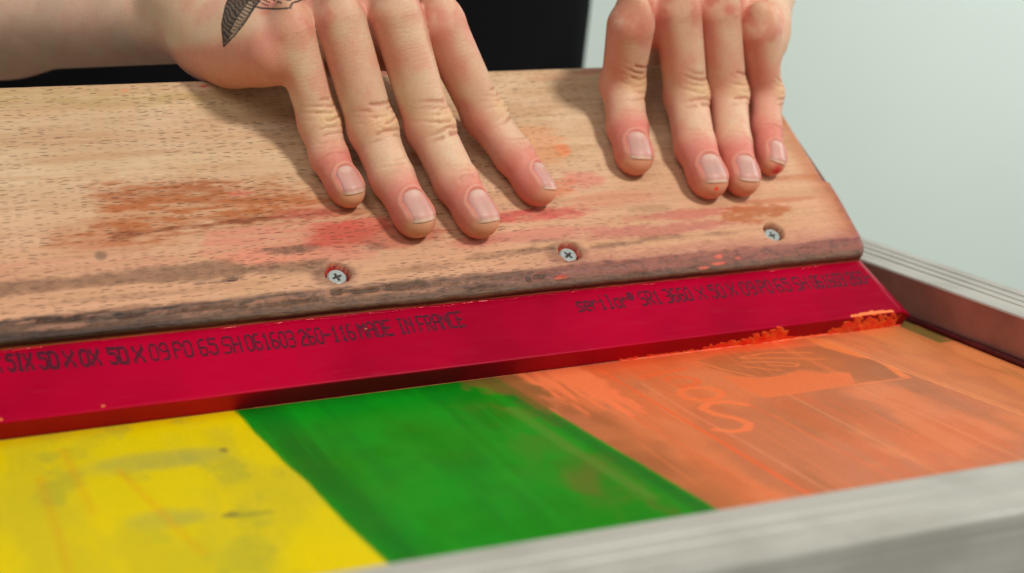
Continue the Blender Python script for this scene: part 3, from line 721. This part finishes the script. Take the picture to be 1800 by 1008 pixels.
def surface_nets(f, lo, hi, h, margin=3.0, blk=8):
    lo = np.asarray(lo, float); n = np.ceil((np.asarray(hi)-lo)/h).astype(int)+1; nb = -(-n//blk); n = nb*blk
    D = np.zeros(n, np.float32)
    ci = np.stack(np.meshgrid(*[np.arange(k) for k in nb], indexing='ij'), -1).reshape(-1, 3)
    cc = lo+(ci*blk+(blk-1)/2)*h
    dc = f(cc.astype(np.float32))
    act = np.abs(dc) < blk*h*.87*1.15+margin
    for (i, j, k), s_ in zip(ci[~act], dc[~act]): D[i*blk:(i+1)*blk, j*blk:(j+1)*blk, k*blk:(k+1)*blk] = 9. if s_ > 0 else -9.
    A = ci[act]; off = np.stack(np.meshgrid(*[np.arange(blk)]*3, indexing='ij'), -1).reshape(-1, 3)
    for c0 in range(0, len(A), 400):
        a = A[c0:c0+400]; idx = (a[:, None]*blk+off[None]).reshape(-1, 3)
        d = f((lo+idx*h).astype(np.float32)); D[idx[:, 0], idx[:, 1], idx[:, 2]] = d
    s = D < 0
    m = np.zeros(np.array(s.shape)-1, np.int8)
    for a in (0, 1):
        for b in (0, 1):
            for c in (0, 1): m += s[a:s.shape[0]-1+a, b:s.shape[1]-1+b, c:s.shape[2]-1+c]
    cells = np.argwhere((m > 0) & (m < 8)); vid = -np.ones(m.shape, np.int32); vid[tuple(cells.T)] = np.arange(len(cells))
    acc = np.zeros((len(cells), 3)); cnt = np.zeros(len(cells))
    cor = [(a, b, c) for a in (0, 1) for b in (0, 1) for c in (0, 1)]
    for i0, c0 in enumerate(cor):
        for c1 in cor[i0+1:]:
            if sum(abs(x-y) for x, y in zip(c0, c1)) != 1: continue
            d0 = D[tuple((cells+c0).T)]; d1 = D[tuple((cells+c1).T)]; k = (d0 < 0) != (d1 < 0)
            t = d0[k]/(d0[k]-d1[k]); acc[k] += np.array(c0)+t[:, None]*(np.array(c1)-np.array(c0)); cnt[k] += 1
    V = lo+(cells+acc/cnt[:, None])*h
    F = []
    for ax in range(3):
        o1, o2 = [(1, 2), (2, 0), (0, 1)][ax]
        sl0 = [slice(None)]*3; sl1 = [slice(None)]*3; sl0[ax] = slice(0, -1); sl1[ax] = slice(1, None)
        e = np.argwhere(s[tuple(sl0)] != s[tuple(sl1)])
        e = e[(e[:, o1] > 0) & (e[:, o2] > 0) & (e[:, o1] < s.shape[o1]-1) & (e[:, o2] < s.shape[o2]-1)]
        d1 = np.zeros(3, int); d1[o1] = 1; d2 = np.zeros(3, int); d2[o2] = 1
        q = np.stack([vid[tuple((e-d1-d2).T)], vid[tuple((e-d2).T)], vid[tuple(e.T)], vid[tuple((e-d1).T)]], 1)
        neg = s[tuple(e.T)]; q[~neg] = q[~neg][:, ::-1]; F.append(q)
    return V, np.concatenate(F)
def grad(f, V, e=.25):
    V = V.astype(np.float32); g = []
    for i in range(3):
        d = np.zeros(3, np.float32); d[i] = e; g.append(f(V+d)-f(V-d))
    g = np.stack(g, 1)/(2*e); return g

NB = np.array([0, 0, 1.], np.float32)                         # the board's normal in the squeegee frame
def board_box(p):
    q = np.stack([p[:, 0]-LU, -p[:, 0]-430, p[:, 1]-V2, V1-p[:, 1], p[:, 2]-NW, T0-p[:, 2]], 1)
    a = q.max(1)
    o = np.sqrt(np.clip(np.maximum(q[:, 0], 0), 0, None)**2+np.maximum(np.maximum(q[:, 2], q[:, 3]), 0)**2+np.maximum(np.maximum(q[:, 4], q[:, 5]), 0)**2)
    return np.where(a > 0, o, a)

class Finger:
    def __init__(s, J, R, roll, nail_w, nail_l, rm):
        s.J = [np.array(j, np.float32) for j in J]; s.R = R; s.nw, s.nl, s.rm = nail_w, nail_l, rm
        s.ax = [nrm(s.J[i+1]-s.J[i]) for i in range(3)]
        s.dn = []; s.lt = []
        for a in s.ax:
            n0 = NB+np.array([roll, 0, 0]); d = nrm(n0-(n0@a)*a); s.dn.append(d.astype(np.float32)); s.lt.append(np.cross(d, a).astype(np.float32))
        T = s.J[3]; s.X, s.Zd = s.ax[2].astype(np.float32), s.dn[2]; s.Yl = s.lt[2]
    def sdf(s, p):
        J, R = s.J, s.R
        d = capsule(p, J[0], J[1], R[0]*1.03, R[1]*.94, .0)
        d = smin(d, capsule(p, J[1], J[2], R[1]*.93, R[2]*.98, .0, 1.04, s.dn[1]), 2.0)
        d = smin(d, capsule(p, J[2], J[3], R[2], R[3], .0, 1.06, s.dn[2]), 2.0)
        # joint width, finger pad and nail bed
        d = smin(d, ellipsoid(p, J[1]+.6*s.dn[1], np.stack([s.ax[1], s.lt[1], s.dn[1]]), np.array([8.5, R[1]*.94, R[1]*.92])), 3.5)
        d = smin(d, ellipsoid(p, J[3]-1.6*s.X-1.0*s.Zd, np.stack([s.X, s.Yl, s.Zd]), np.array([8.4, R[3]*1.04, R[3]*.96])), 2.5)
        d = smin(d, ellipsoid(p, J[3]-.2*s.X+1.2*s.Zd, np.stack([s.X, s.Yl, s.Zd]), np.array([7.6, R[3]*.97, R[3]*.86])), 2.0)
        return d

def make_hand(spec):
    fg = [Finger(*q) for q in spec['fingers']]                # pinky, ring, middle, index
    W = np.array(spec['wrist'], np.float32); Mc = sum(f_.J[0] for f_ in fg)/4
    hd = nrm(Mc-W); lt = nrm(fg[3].J[0]-fg[0].J[0]); lt = nrm(lt-(lt@hd)*hd); dr = np.cross(hd, lt); dr = dr if dr[2] > 0 else -dr
    hd, lt, dr = [a.astype(np.float32) for a in (hd, lt, dr)]
    base = [W+.22*(Mc-W)+lt*o for o in (-14, -5, 5, 14)]
    fa = [np.array(q, np.float32) for q in spec['forearm']]; fdir = nrm(fa[0]-W).astype(np.float32)
    alt = np.cross(fdir, dr); alt = nrm(alt); adr = nrm(np.cross(alt, fdir)); adr = (adr if adr@dr > 0 else -adr).astype(np.float32)
    th = [np.array(q, np.float32) for q in spec['thumb']]
    def palm(p):
        d = None
        for i, f_ in enumerate(fg):
            c = capsule(p, base[i]-dr*1, f_.J[0]-f_.dn[0]*.8-hd*14, 12.5, f_.rm, .6, 1.0, dr)
            d = c if d is None else smin(d, c, 7.)
        for i in range(3):                                   # fill between the metacarpals, palm side
            a = (fg[i].J[0]+fg[i+1].J[0])/2-dr*4-hd*14; b = (base[i]+base[i+1])/2-dr*2
            d = smin(d, capsule(p, a, b, 9.5, 12.5), 5.)
            wb = (fg[i].J[0]+fg[i+1].J[0])/2-dr*6-hd*8
            d = smin(d, capsule(p, a, wb, 8.0, 4.5), 4.)
        d = smin(d, capsule(p, fg[0].J[0]-dr*7-lt*1+hd*-8, W-lt*15-dr*8+hd*10, 11.5, 14.5), 9.)      # hypothenar side
        d = smin(d, capsule(p, W+lt*12-dr*6+hd*14, th[1], 14, 11), 9.)                         # thenar side
        d = smin(d, capsule(p, W, W+(Mc-W)*.3, 20, 18, 0, 1.28, dr), 10.)
        d = smin(d, capsule(p, W, fa[0], spec['fr'][0], spec['fr'][1], 0, 1.28, adr), 12.)
        d = smin(d, capsule(p, fa[0], fa[1], spec['fr'][1], spec['fr'][2], 0, 1.15, adr), 12.)
        d = smin(d, ellipsoid(p, W-lt*19*.9+dr*9-hd*6, np.stack([hd, lt, dr]), np.array([11., 8., 7.])), 8.)   # ulna head
        t_ = smin(capsule(p, th[0], th[1], 13, 10.5), capsule(p, th[1], th[2], 10.3, 9.2, .5), 4.)
        t_ = smin(t_, capsule(p, th[2], th[3], 9.4, 7.8), 3.)
        d = smin(d, t_, 6.)
        for i in range(3):                                   # fleshy pads under the finger roots
            d = smin(d, capsule(p, fg[i].J[0]-dr*9-hd*17, fg[i+1].J[0]-dr*9-hd*17, 9, 9), 6.)
        if 'heel' in spec: d = smin(d, capsule(p, np.array(spec['heel'], np.float32), W-lt*12-dr*2+hd*8, 10.5, 14), 8.)
        # knuckles and extensor tendons
        for i, f_ in enumerate(fg):
            kc = f_.J[0]+dr*(f_.rm*.42)-f_.ax[0]*.5
            d = smin(d, ellipsoid(p, kc, np.stack([f_.ax[0], f_.lt[0], f_.dn[0]]), np.array([9.5, 5.0, f_.rm*.74])), 4.)
            d = smin(d, capsule(p, f_.J[0]+dr*f_.R[0]*.72-hd*7, base[i]*.6+Mc*.4*0+f_.J[0]*.4+dr*9.4, 2.4, 2.0), 4.5)
        return d
    def f(p):
        dp = palm(p); d = None
        for q in fg:
            c = smin(dp, q.sdf(p), 3.5); d = c if d is None else np.minimum(d, c)
        b = board_box(p)
        return np.maximum(d, -(b-.06))
    V, Fc = surface_nets(f, spec['lo'], spec['hi'], spec['h'])
    for it in range(2):
        g = grad(f, V); gl = (g*g).sum(1)
        V = V-(f(V.astype(np.float32))/np.maximum(gl, .3))[:, None]*g*.8
    N = g/np.sqrt(gl)[:, None]
    # ---- per-finger fields, creases, nails, tint
    Vf = V.astype(np.float32)
    x, y, z = V.T
    K = {k: srgb(*c) for k, c in dict(base=(217, 183, 152), pink=(210, 126, 110), red=(196, 92, 80), yel=(222, 184, 132), vein=(182, 160, 136), pale=(222, 188, 156), deep=(150, 74, 62)).items()}
    n1 = fbm(x/14, y/14, z/14, 4); n2 = fbm(x/5, y/5, z/5, 4)
    T = np.ones((len(V), 3))*K['base']
    T = mixc(T, K['pink'], sst(.48, .70, n1)*.4); T = mixc(T, K['pale'], sst(.5, .35, n1)*.0+(1-sst(.3, .48, n1))*.5)
    disp = np.zeros(len(V)); nailm = np.zeros(len(V))
    fd = np.stack([q.sdf(Vf) for q in fg], 1); own = fd.argmin(1)
    redk = spec.get('red', 1.0)
    for i, q in enumerate(fg):
        me = (own == i) & (fd[:, i] < 3.5)
        for jn, (A_, amp, offs, sl) in enumerate(((1, .40, (-6.6, -4.3, -2.0, .6, 2.9, 5.2), 8.), (2, .30, (-2.4, -.2, 2.2), 5.))):
            P_ = V-q.J[A_]; ax = nrm(q.ax[A_-1]+q.ax[A_]); dn = nrm(q.dn[A_-1]+q.dn[A_]); l = np.cross(dn, ax)
            s_ = P_@ax; w = P_@l; hgt = P_@dn; R = q.R[A_]
            dm = sst(-.15, .55, hgt/R)*np.exp(-(np.abs(w)/(R*.86))**4)*me
            loc_ = np.exp(-(s_/sl)**2)
            wobble = (fbm(x/3.2+i*7, y/3.2, z/3.2, 3)-.5)*2.2
            for ii, o_ in enumerate(offs):
                cur = (.045 if o_ < 1.5 else -.012)*(w**2)*(1.0-abs(o_)*.05)
                a_ = amp*(.55+.9*random.Random(i*31+ii+jn*7+spec['seed']).random())
                br = sst(.30, .5, vnoise(w/3.1+ii*5+i*3, ii*3.3+i, jn+.5))
                disp -= a_*br*dm*np.exp(-((s_-o_+cur+wobble*.55)/(.52+.24*((ii*3+i) % 3)/2))**2)
            disp += dm*np.exp(-((s_+.5)/(sl*.6))**2)*(.22 if jn == 0 else .1)
            # ring-shaped whorl over the middle joint
            if jn == 0:
                rr = np.hypot((s_+.6)/.85, w); disp -= .13*dm*np.exp(-((rr-3.9+wobble*.4)/.5)**2)*sst(.25, .45, n2)
            fine = np.sin((s_+wobble*1.2+cur)*2*math.pi/1.15); disp += .055*fine*dm*np.exp(-(s_/(sl*1.8))**2)
            T = mixc(T, K['yel'], dm*np.exp(-((s_+.5)/(sl*.55))**2)*(.55 if jn == 0 else .15))
            T = mixc(T, srgb(178, 114, 88), np.clip(-disp*1.3, 0, .55)*dm)  # crease shade painted into the skin tint so the relief reads
            T = mixc(T, K['pink'], me*np.exp(-(s_/(sl*1.2))**2)*(1-dm)*.35*redk)
        # distal redness, sides redder
        P_ = V-q.J[3]; X = P_@q.X; Yl = P_@q.Yl; Zd = P_@q.Zd
        T = mixc(T, K['pink'], me*sst(-20, -8, X)*(.78+.35*n2)*redk)
        T = mixc(T, K['red'], me*sst(-13, 2, X)*(1-sst(-1, 3.5, Zd))*.55*redk)
        T = mixc(T, K['yel'], me*sst(1.5, 5.5, X)*sst(-3.5, 0, Zd)*.42)
        Q_ = V-q.J[1]; sd = 1-sst(-.1, .7, np.abs((Q_@q.dn[1]))/q.R[1]); T = mixc(T, K['pink'], me*sd*.6)
        T = mixc(T, K['red'], me*(1-sst(-.9, -.1, (Q_@q.dn[1])/q.R[1]))*.5)
        # nail surroundings
        x0, x1 = 5.0-q.nl, 5.0; hx = (x1-x0)/2; cx = (x0+x1)/2; rc = q.nw*.42
        ox = np.abs(X-cx)-hx+rc; oy = np.abs(Yl)-q.nw/2+rc
        od = np.hypot(np.maximum(ox, 0), np.maximum(oy, 0))+np.minimum(np.maximum(ox, oy), 0)-rc
        up = me*(Zd > 0)
        fold = up*(1-sst(x1-4, x1-.5, X))
        disp += fold*.32*np.exp(-((od-.75)/.75)**2) - up*.5*(1-sst(-.6, .1, od))
        T = mixc(T, K['pale'], fold*np.exp(-((od-.6)/.5)**2)*.3); T = mixc(T, K['red'], fold*np.exp(-((od-.05)/.35)**2)*.45)
        # knuckle flush
        k_ = np.linalg.norm((V-(q.J[0]+dr*q.R[0])), axis=1)
        T = mixc(T, K['red'], np.exp(-((k_-8.0)/6.0)**2)*(.16+.34*sst(.44, .62, fbm(x/7, y/7, z/7+4, 3)))*redk*(z > q.J[0][2]-4))
        T = mixc(T, K['yel'], np.exp(-(k_/4.5)**2)*.5)
        m_ = V-q.J[0]; s_ = m_@q.ax[0]; ph = sst(-6, 0, s_)*(1-sst(14, 26, s_))*(own == i)
        T = mixc(T, K['pink'], ph*(1-sst(.1, .8, (m_@q.dn[0])/q.R[0]))*.7)
        # fine transverse lines at the root of the finger
        disp += .03*np.sin((s_+(n2-.5)*4)*2*math.pi/1.5)*ph*sst(0, .6, (m_@q.dn[0])/q.R[0])
    # back of hand: faint veins, wrist lines
    bm_ = sst(.2, .8, N@dr)
    hs = (V-W)@hd; hl = (V-W)@lt
    for (a0, a1, b0, b1) in spec['veins']:
        d_ = line_d(hs, hl, ((a0, a1), ((a0+b0)/2, (a1+b1)/2+2.5), (b0, b1))); m_ = np.exp(-(d_/2.4)**2)*bm_
        T = mixc(T, K['vein'], m_*.4); disp += .7*m_
    wl = (1-sst(-30, 6, hs))
    T = mixc(T, srgb(222, 180, 160), wl*.7); T = mixc(T, K['vein'], wl*sst(.5, .68, fbm(x/16, y/16, z/16+9))*.3)
    if spec.get('tattoo'): T = spec['tattoo'](V, N, T, n2)
    if spec.get('spots'):
        for (su, sv, sn, r_, c_) in spec['spots']: T = mixc(T, c_, 1-sst(.4, 1.2, np.linalg.norm(V-np.array([su, sv, sn]), axis=1)/r_+(n2-.5)))
    V = V+N*disp[:, None]*spec.get('relief', 1.)
    V[:, 2] = np.where((board_box(V.astype(np.float32)) < .04) & (V[:, 2] > 5), np.maximum(V[:, 2], NW+.03), V[:, 2])
    # ---- nails
    NV, NF, NT = [], [], []
    for q in fg:
        x1 = 5.7; x0 = 5.0-q.nl; na_, nb2 = 29, 25
        a = np.linspace(-1, 1, na_); b = np.linspace(0, 1, nb2); Ag, Bg = np.meshgrid(a, b, indexing='ij')
        xe0 = x0+1.9*np.abs(Ag)**2.4                            # rounded cuticle
        xe1 = x1-1.7*np.abs(Ag)**2.6                            # rounded free edge
        xx = xe0+(xe1-xe0)*Bg
        yy = Ag*(q.nw/2)*(1-.05*(1-Bg)); Rc = q.nw*.72
        # height: ride on the skin just ahead of the cuticle and run straight to the free edge
        def surf(xl, yl):
            zz = np.full(xl.shape, 9.)
            for _ in range(26):
                pp = q.J[3]+xl.ravel()[:, None]*q.X+yl.ravel()[:, None]*q.Yl+zz.ravel()[:, None]*q.Zd
                zz = zz-(q.sdf(pp.astype(np.float32))*.8).reshape(zz.shape)
            return zz
        z0 = float(surf(np.array([x0+1.5]), np.array([0.]))[0]); z1 = max(float(surf(np.array([3.0]), np.array([0.]))[0])+.3, z0-1.2)
        lin = z0+(z1-z0)*(xx-x0-1.5)/(3.0-x0-1.5) - .006*(xx-(x0+2.5))**2
        zz = lin-(Rc-np.sqrt(np.maximum(Rc**2-yy**2, 0)))*.92+.10
        zz -= .65*(1-sst(0, .12, Bg))+.35*sst(.82, 1, np.abs(Ag))+.75*sst(.80, 1.0, Bg)
        top = q.J[3]+xx[..., None]*q.X+yy[..., None]*q.Yl+zz[..., None]*q.Zd
        bot = top-.55*q.Zd
        k = sum(len(t) for t in NV); m = na_*nb2
        NV.append(np.concatenate([top.reshape(-1, 3), bot.reshape(-1, 3)]))
        Fn = grid_faces(na_, nb2); 
        ring = [i*nb2 for i in range(na_)]+[(na_-1)*nb2+j for j in range(1, nb2)]+[i*nb2+nb2-1 for i in range(na_-2, -1, -1)]+[j for j in range(nb2-2, 0, -1)]
        Fr = [[ring[i], ring[(i+1) % len(ring)], ring[(i+1) % len(ring)]+m, ring[i]+m] for i in range(len(ring))]
        NF += (Fn[:, ::-1]+k).tolist()+(Fn+m+k).tolist()+[[v_+k for v_ in f_] for f_ in Fr]
        nt = np.ones(xx.shape+(3,))*srgb(204, 148, 134)
        nt = mixc(nt, srgb(216, 180, 164), (1-sst(.55, 1.1, np.hypot(Ag/.75, (Bg-.02)/.32)))*.85)
        nt = mixc(nt, srgb(196, 126, 120), (1-sst(.0, .5, 1-np.abs(Ag)))*.6)
        nt = mixc(nt, srgb(220, 192, 156), sst(.86, 1.0, Bg)*.6)
        nt = mixc(nt, srgb(198, 140, 132), sst(.4, .7, fbm(Ag*5, Bg*2, q.nw))*.3)
        NT.append(np.concatenate([nt.reshape(-1, 3)]*2))
    nvv = np.concatenate(NV); ntt = np.concatenate(NT)
    return V, Fc, T, nvv, NF, ntt

LF = [([(-232.2, 117.4, 50.5), (-224.0, 96.6, 26.7), (-222.8, 84.2, 22.4), (-219.6, 71.4, 20.4)], [7.7, 7.3, 6.9, 5.6], .05, 8.8, 11.0, 8.4),
      ([(-216.3, 117.2, 55.9), (-206.6, 90.3, 28.9), (-203.3, 72.4, 23.4), (-199.2, 55.6, 21.0)], [8.7, 8.8, 8.0, 6.5], .10, 10.2, 12.8, 9.6),
      ([(-196.1, 116.8, 57.9), (-185.4, 89.2, 29.3), (-180.3, 67.6, 23.5), (-176.2, 53.0, 21.2)], [9.0, 9.0, 8.2, 6.7], .22, 10.7, 13.1, 9.9),
      ([(-178.6, 115.3, 53.9), (-161.8, 95.4, 28.1), (-153.7, 79.2, 23.0), (-149.0, 65.6, 20.8)], [8.6, 8.3, 7.7, 6.3], .62, 9.8, 12.0, 9.4)]
RF = [([(-43.3, 112.7, 49.9), (-34.5, 101.7, 26.2), (-40.0, 86.2, 22.2), (-43.7, 72.2, 20.3)], [7.4, 7.1, 6.6, 5.5], .25, 8.2, 10.4, 8.4),
      ([(-62.0, 117.8, 54.9), (-54.2, 100.4, 28.0), (-59.6, 79.0, 23.0), (-62.0, 62.6, 21.1)], [8.4, 8.4, 7.7, 6.4], .05, 9.6, 11.8, 9.3),
      ([(-80.7, 117.8, 55.9), (-73.3, 100.6, 28.4), (-76.8, 78.6, 23.0), (-77.0, 62.9, 21.2)], [8.9, 8.9, 8.2, 6.9], .0, 10.6, 12.8, 9.8),
      ([(-101.5, 114.7, 52.9), (-98.6, 108.6, 28.0), (-101.4, 91.0, 22.4), (-103.3, 77.4, 20.9)], [8.9, 8.7, 8.0, 6.7], .0, 10.0, 12.2, 9.6)]

# tattoo: a feathered shape on the back of the hand near the wrist; projected along one direction fixed in the hand
def tattoo(V, N, T, n2):
    P = to_world(V)-np.array([-246.5, 229.1, 123.7])             # a point on the skin at the back of the wrist
    ex = np.array([.924, -.382, .0]); nz = nrm([-.209, -.976, .051]); ex = nrm(ex-(ex@nz)*nz); ey = np.cross(nz, ex); ey = -nrm(ey) if ey[2] < 0 else nrm(ey)
    # plane frame: X to the right along the hand, Y up
    X = P@ex; Y = P@ey
    face = sst(.05, .3, to_world_dir(N)@nz)
    ink = srgb(12, 22, 27)
    pt = TATMAP
    M_ = np.zeros(len(V))
    q = [pt(*p) for p in ((395, 75), (393, 40), (400, 8), (412, -14), (440, -25), (480, -25), (455, -5), (446, 12), (428, 36), (408, 58))]
    body = 1-sst(-.35, .35, poly_sd(X, Y, q)+(n2-.5)*.5)
    hatch = .55+.45*np.sin((X*1.0+Y*.9)*3.1+n2*11)
    band = poly_sd(X, Y, [pt(*p) for p in ((404, 52), (416, 30), (430, 8), (440, 0), (446, 8), (428, 34), (410, 56))])
    M_ = body*(.80+.20*sst(.3, .8, hatch))
    M_ *= 1-.55*(1-sst(-.3, .1, band))*sst(.2, .6, np.sin((Y*.9+X*.4)*5.0)*.5+.5)
    for L, w in (([(395, 75), (393, 40), (400, 8), (412, -14)], .32), ([(395, 75), (412, 58), (430, 36), (446, 12), (458, -4)], .34), ([(404, 52), (418, 28), (436, 2), (450, -12)], .25), ([(446, 10), (456, 13), (480, 14), (502, 12), (506, 4), (520, 0), (540, -3), (560, -6)], .36), ([(450, 0), (462, 7), (468, 9)], .2), ([(468, -8), (480, 2), (488, 4)], .3), ([(484, -8), (496, -1), (504, 0)], .3), ([(500, -12), (512, -6), (522, -6)], .3), ([(470, 4), (455, -4)], .25)):
        M_ = np.maximum(M_, 1-sst(w*.5, w*1.25, line_d(X, Y, [pt(*p) for p in L])))
    return mixc(T, ink, M_*face*.95)
def to_world_dir(Nv): return Nv@FR.T
def TATMAP(px, py): return ((px-440)/4.70, -(py-0)/4.70)

LH = dict(fingers=LF, wrist=(-244.1, 165.0, 16.8), forearm=[(-314.3, 232.6, -45.0), (-370.3, 287.5, -92.0)], fr=(22.5, 26.5, 31.), thumb=[(-203, 158, 26), (-184, 150, 2), (-170, 138, -13.5), (-158, 120, -14.0)],
          lo=(-410, 38, -130), hi=(-135, 335, 92), h=.5, seed=3, veins=[(10, -6, 60, -14), (8, 4, 58, 6), (30, 12, 62, 16)], tattoo=tattoo, red=1.0, heel=(-247, 133, 26.2))
RH = dict(fingers=RF, wrist=(-26.4, 164.3, 41.7), forearm=[(52, 239, 37.4), (86.6, 272.6, 37.4)], fr=(24., 28.5, 32.), thumb=[(-50, 158, 28), (-62, 150, 5), (-70, 138, -13.5), (-76, 118, -14.0)],
          lo=(-130, 45, -45), hi=(130, 315, 100), h=.55, seed=11, veins=[(10, -6, 60, -10), (8, 4, 58, 2)], red=1.15, relief=.85,
          spots=[(-78.2, 55.6, 24.0, 1.0, srgb(240, 70, 40)), (-44.5, 66.0, 21, 3.2, srgb(196, 50, 52)), (-98.0, 90, 28, 1.0, srgb(238, 110, 80))])
# tattoo placement constants are resolved by TATMAP above
parts_v, parts_f, parts_t, parts_m = [], [], [], []; base_i = 0
for HND in (LH, RH):
    V, Fc, T, nv_, nf_, nt_ = make_hand(HND)
    for vv, ff, tt, mi_ in ((V, Fc.tolist(), T, 0), (nv_, nf_, nt_, 1)):
        parts_v.append(to_world(vv)); parts_t.append(tt); parts_f += [[a+base_i for a in f_] for f_ in ff]; parts_m += [mi_]*len(ff); base_i += len(vv)
# the rest of the body (arms, shoulders, torso, neck) in a coarser grid, in world mm
PO = np.array([-140., 545., -851.])                             # where the person stands
eL, eR = np.array([-514., 592., 116.]), np.array([211., 463., 291.])
shL, shR = np.array([-345., 620., 470.]), np.array([65., 550., 480.])
mL = to_world((-345, 270, -62)); mR = to_world((70, 256, 37.4))
c_top = np.array([-138., 597., 440.]); c_mid = np.array([-143., 577., 150.]); c_hip = np.array([-143., 567., -60.])
sx = nrm([.93, -.30, 0]); sy = nrm([.30, .93, 0])
def torso(p, g=0.):
    q = p.astype(np.float32); s_ = np.float32(1)
    def ecap(a, b, ra, rb, fl): return capsule(q, a, b, ra+g, rb+g, 0, fl, sy.astype(np.float32))
    d = ecap(c_hip-sx*12, c_mid-sx*12, 188, 174, 1.5); d = smin(d, ecap(c_mid, c_top-np.array([0, 0, 60]), 168, 176, 1.5), 40)
    d = smin(d, capsule(q, shL, shR, 58+g, 58+g), 40)
    return d
def body(p):
    q = p.astype(np.float32)
    d = torso(p, -7)
    d = smin(d, capsule(q, c_top+np.array([0, 0, 40]), c_top+np.array([0, 0, 130]), 58, 54), 30)
    for sh, el, m_ in ((shL, eL, mL), (shR, eR, mR)):
        d = smin(d, capsule(q, sh, el, 48, 38), 30); d = smin(d, capsule(q, el, m_, 37, 26.), 25)
    d = smin(d, capsule(q, c_hip+sx*80, PO+np.array([60, 0, 60]), 88, 50), 40); d = smin(d, capsule(q, c_hip-sx*80, PO+np.array([-60, 0, 60]), 88, 50), 40)
    return d
V, Fc = surface_nets(body, (-640, 250, -870), (320, 860, 680), 9., margin=12)
T = np.ones((len(V), 3))*srgb(205, 160, 130)
parts_v.append(V); parts_t.append(T); parts_f += (Fc+base_i).tolist(); parts_m += [0]*len(Fc)
person = mesh_obj('person', np.concatenate(parts_v)-PO, parts_f, [M_SKIN, M_NAIL], None, cols=np.concatenate(parts_t), mat_idx=parts_m)
person.location = Vector(PO)*S
person['label'] = 'person in black with a tattooed wrist pressing both bare hands on the squeegee board'; person['category'] = 'person'
def shirt(p):
    q = p.astype(np.float32); d = torso(p, 0)
    for sh, el in ((shL, eL), (shR, eR)): d = smin(d, capsule(q, sh, sh+(el-sh)*.62, 64, 56), 30)
    w = p.astype(float)
    return d-5*(fbm(w[:, 0]/60, w[:, 1]/60, w[:, 2]/110, 3)-.5)
V, Fc = surface_nets(shirt, (-640, 330, -260), (320, 860, 580), 7., margin=14)
mesh_obj('shirt', V-PO, Fc, M_SHIRT, person)
def trousers(p):
    q = p.astype(np.float32)
    d = capsule(q, c_hip+sx*80, PO+np.array([60, 0, 60]), 98, 70); return smin(d, capsule(q, c_hip-sx*80, PO+np.array([-60, 0, 60]), 98, 70), 30)
V, Fc = surface_nets(trousers, (-420, 400, -870), (60, 780, 60), 12., margin=14)
mesh_obj('trousers', V-PO, Fc, M_SHIRT, person)
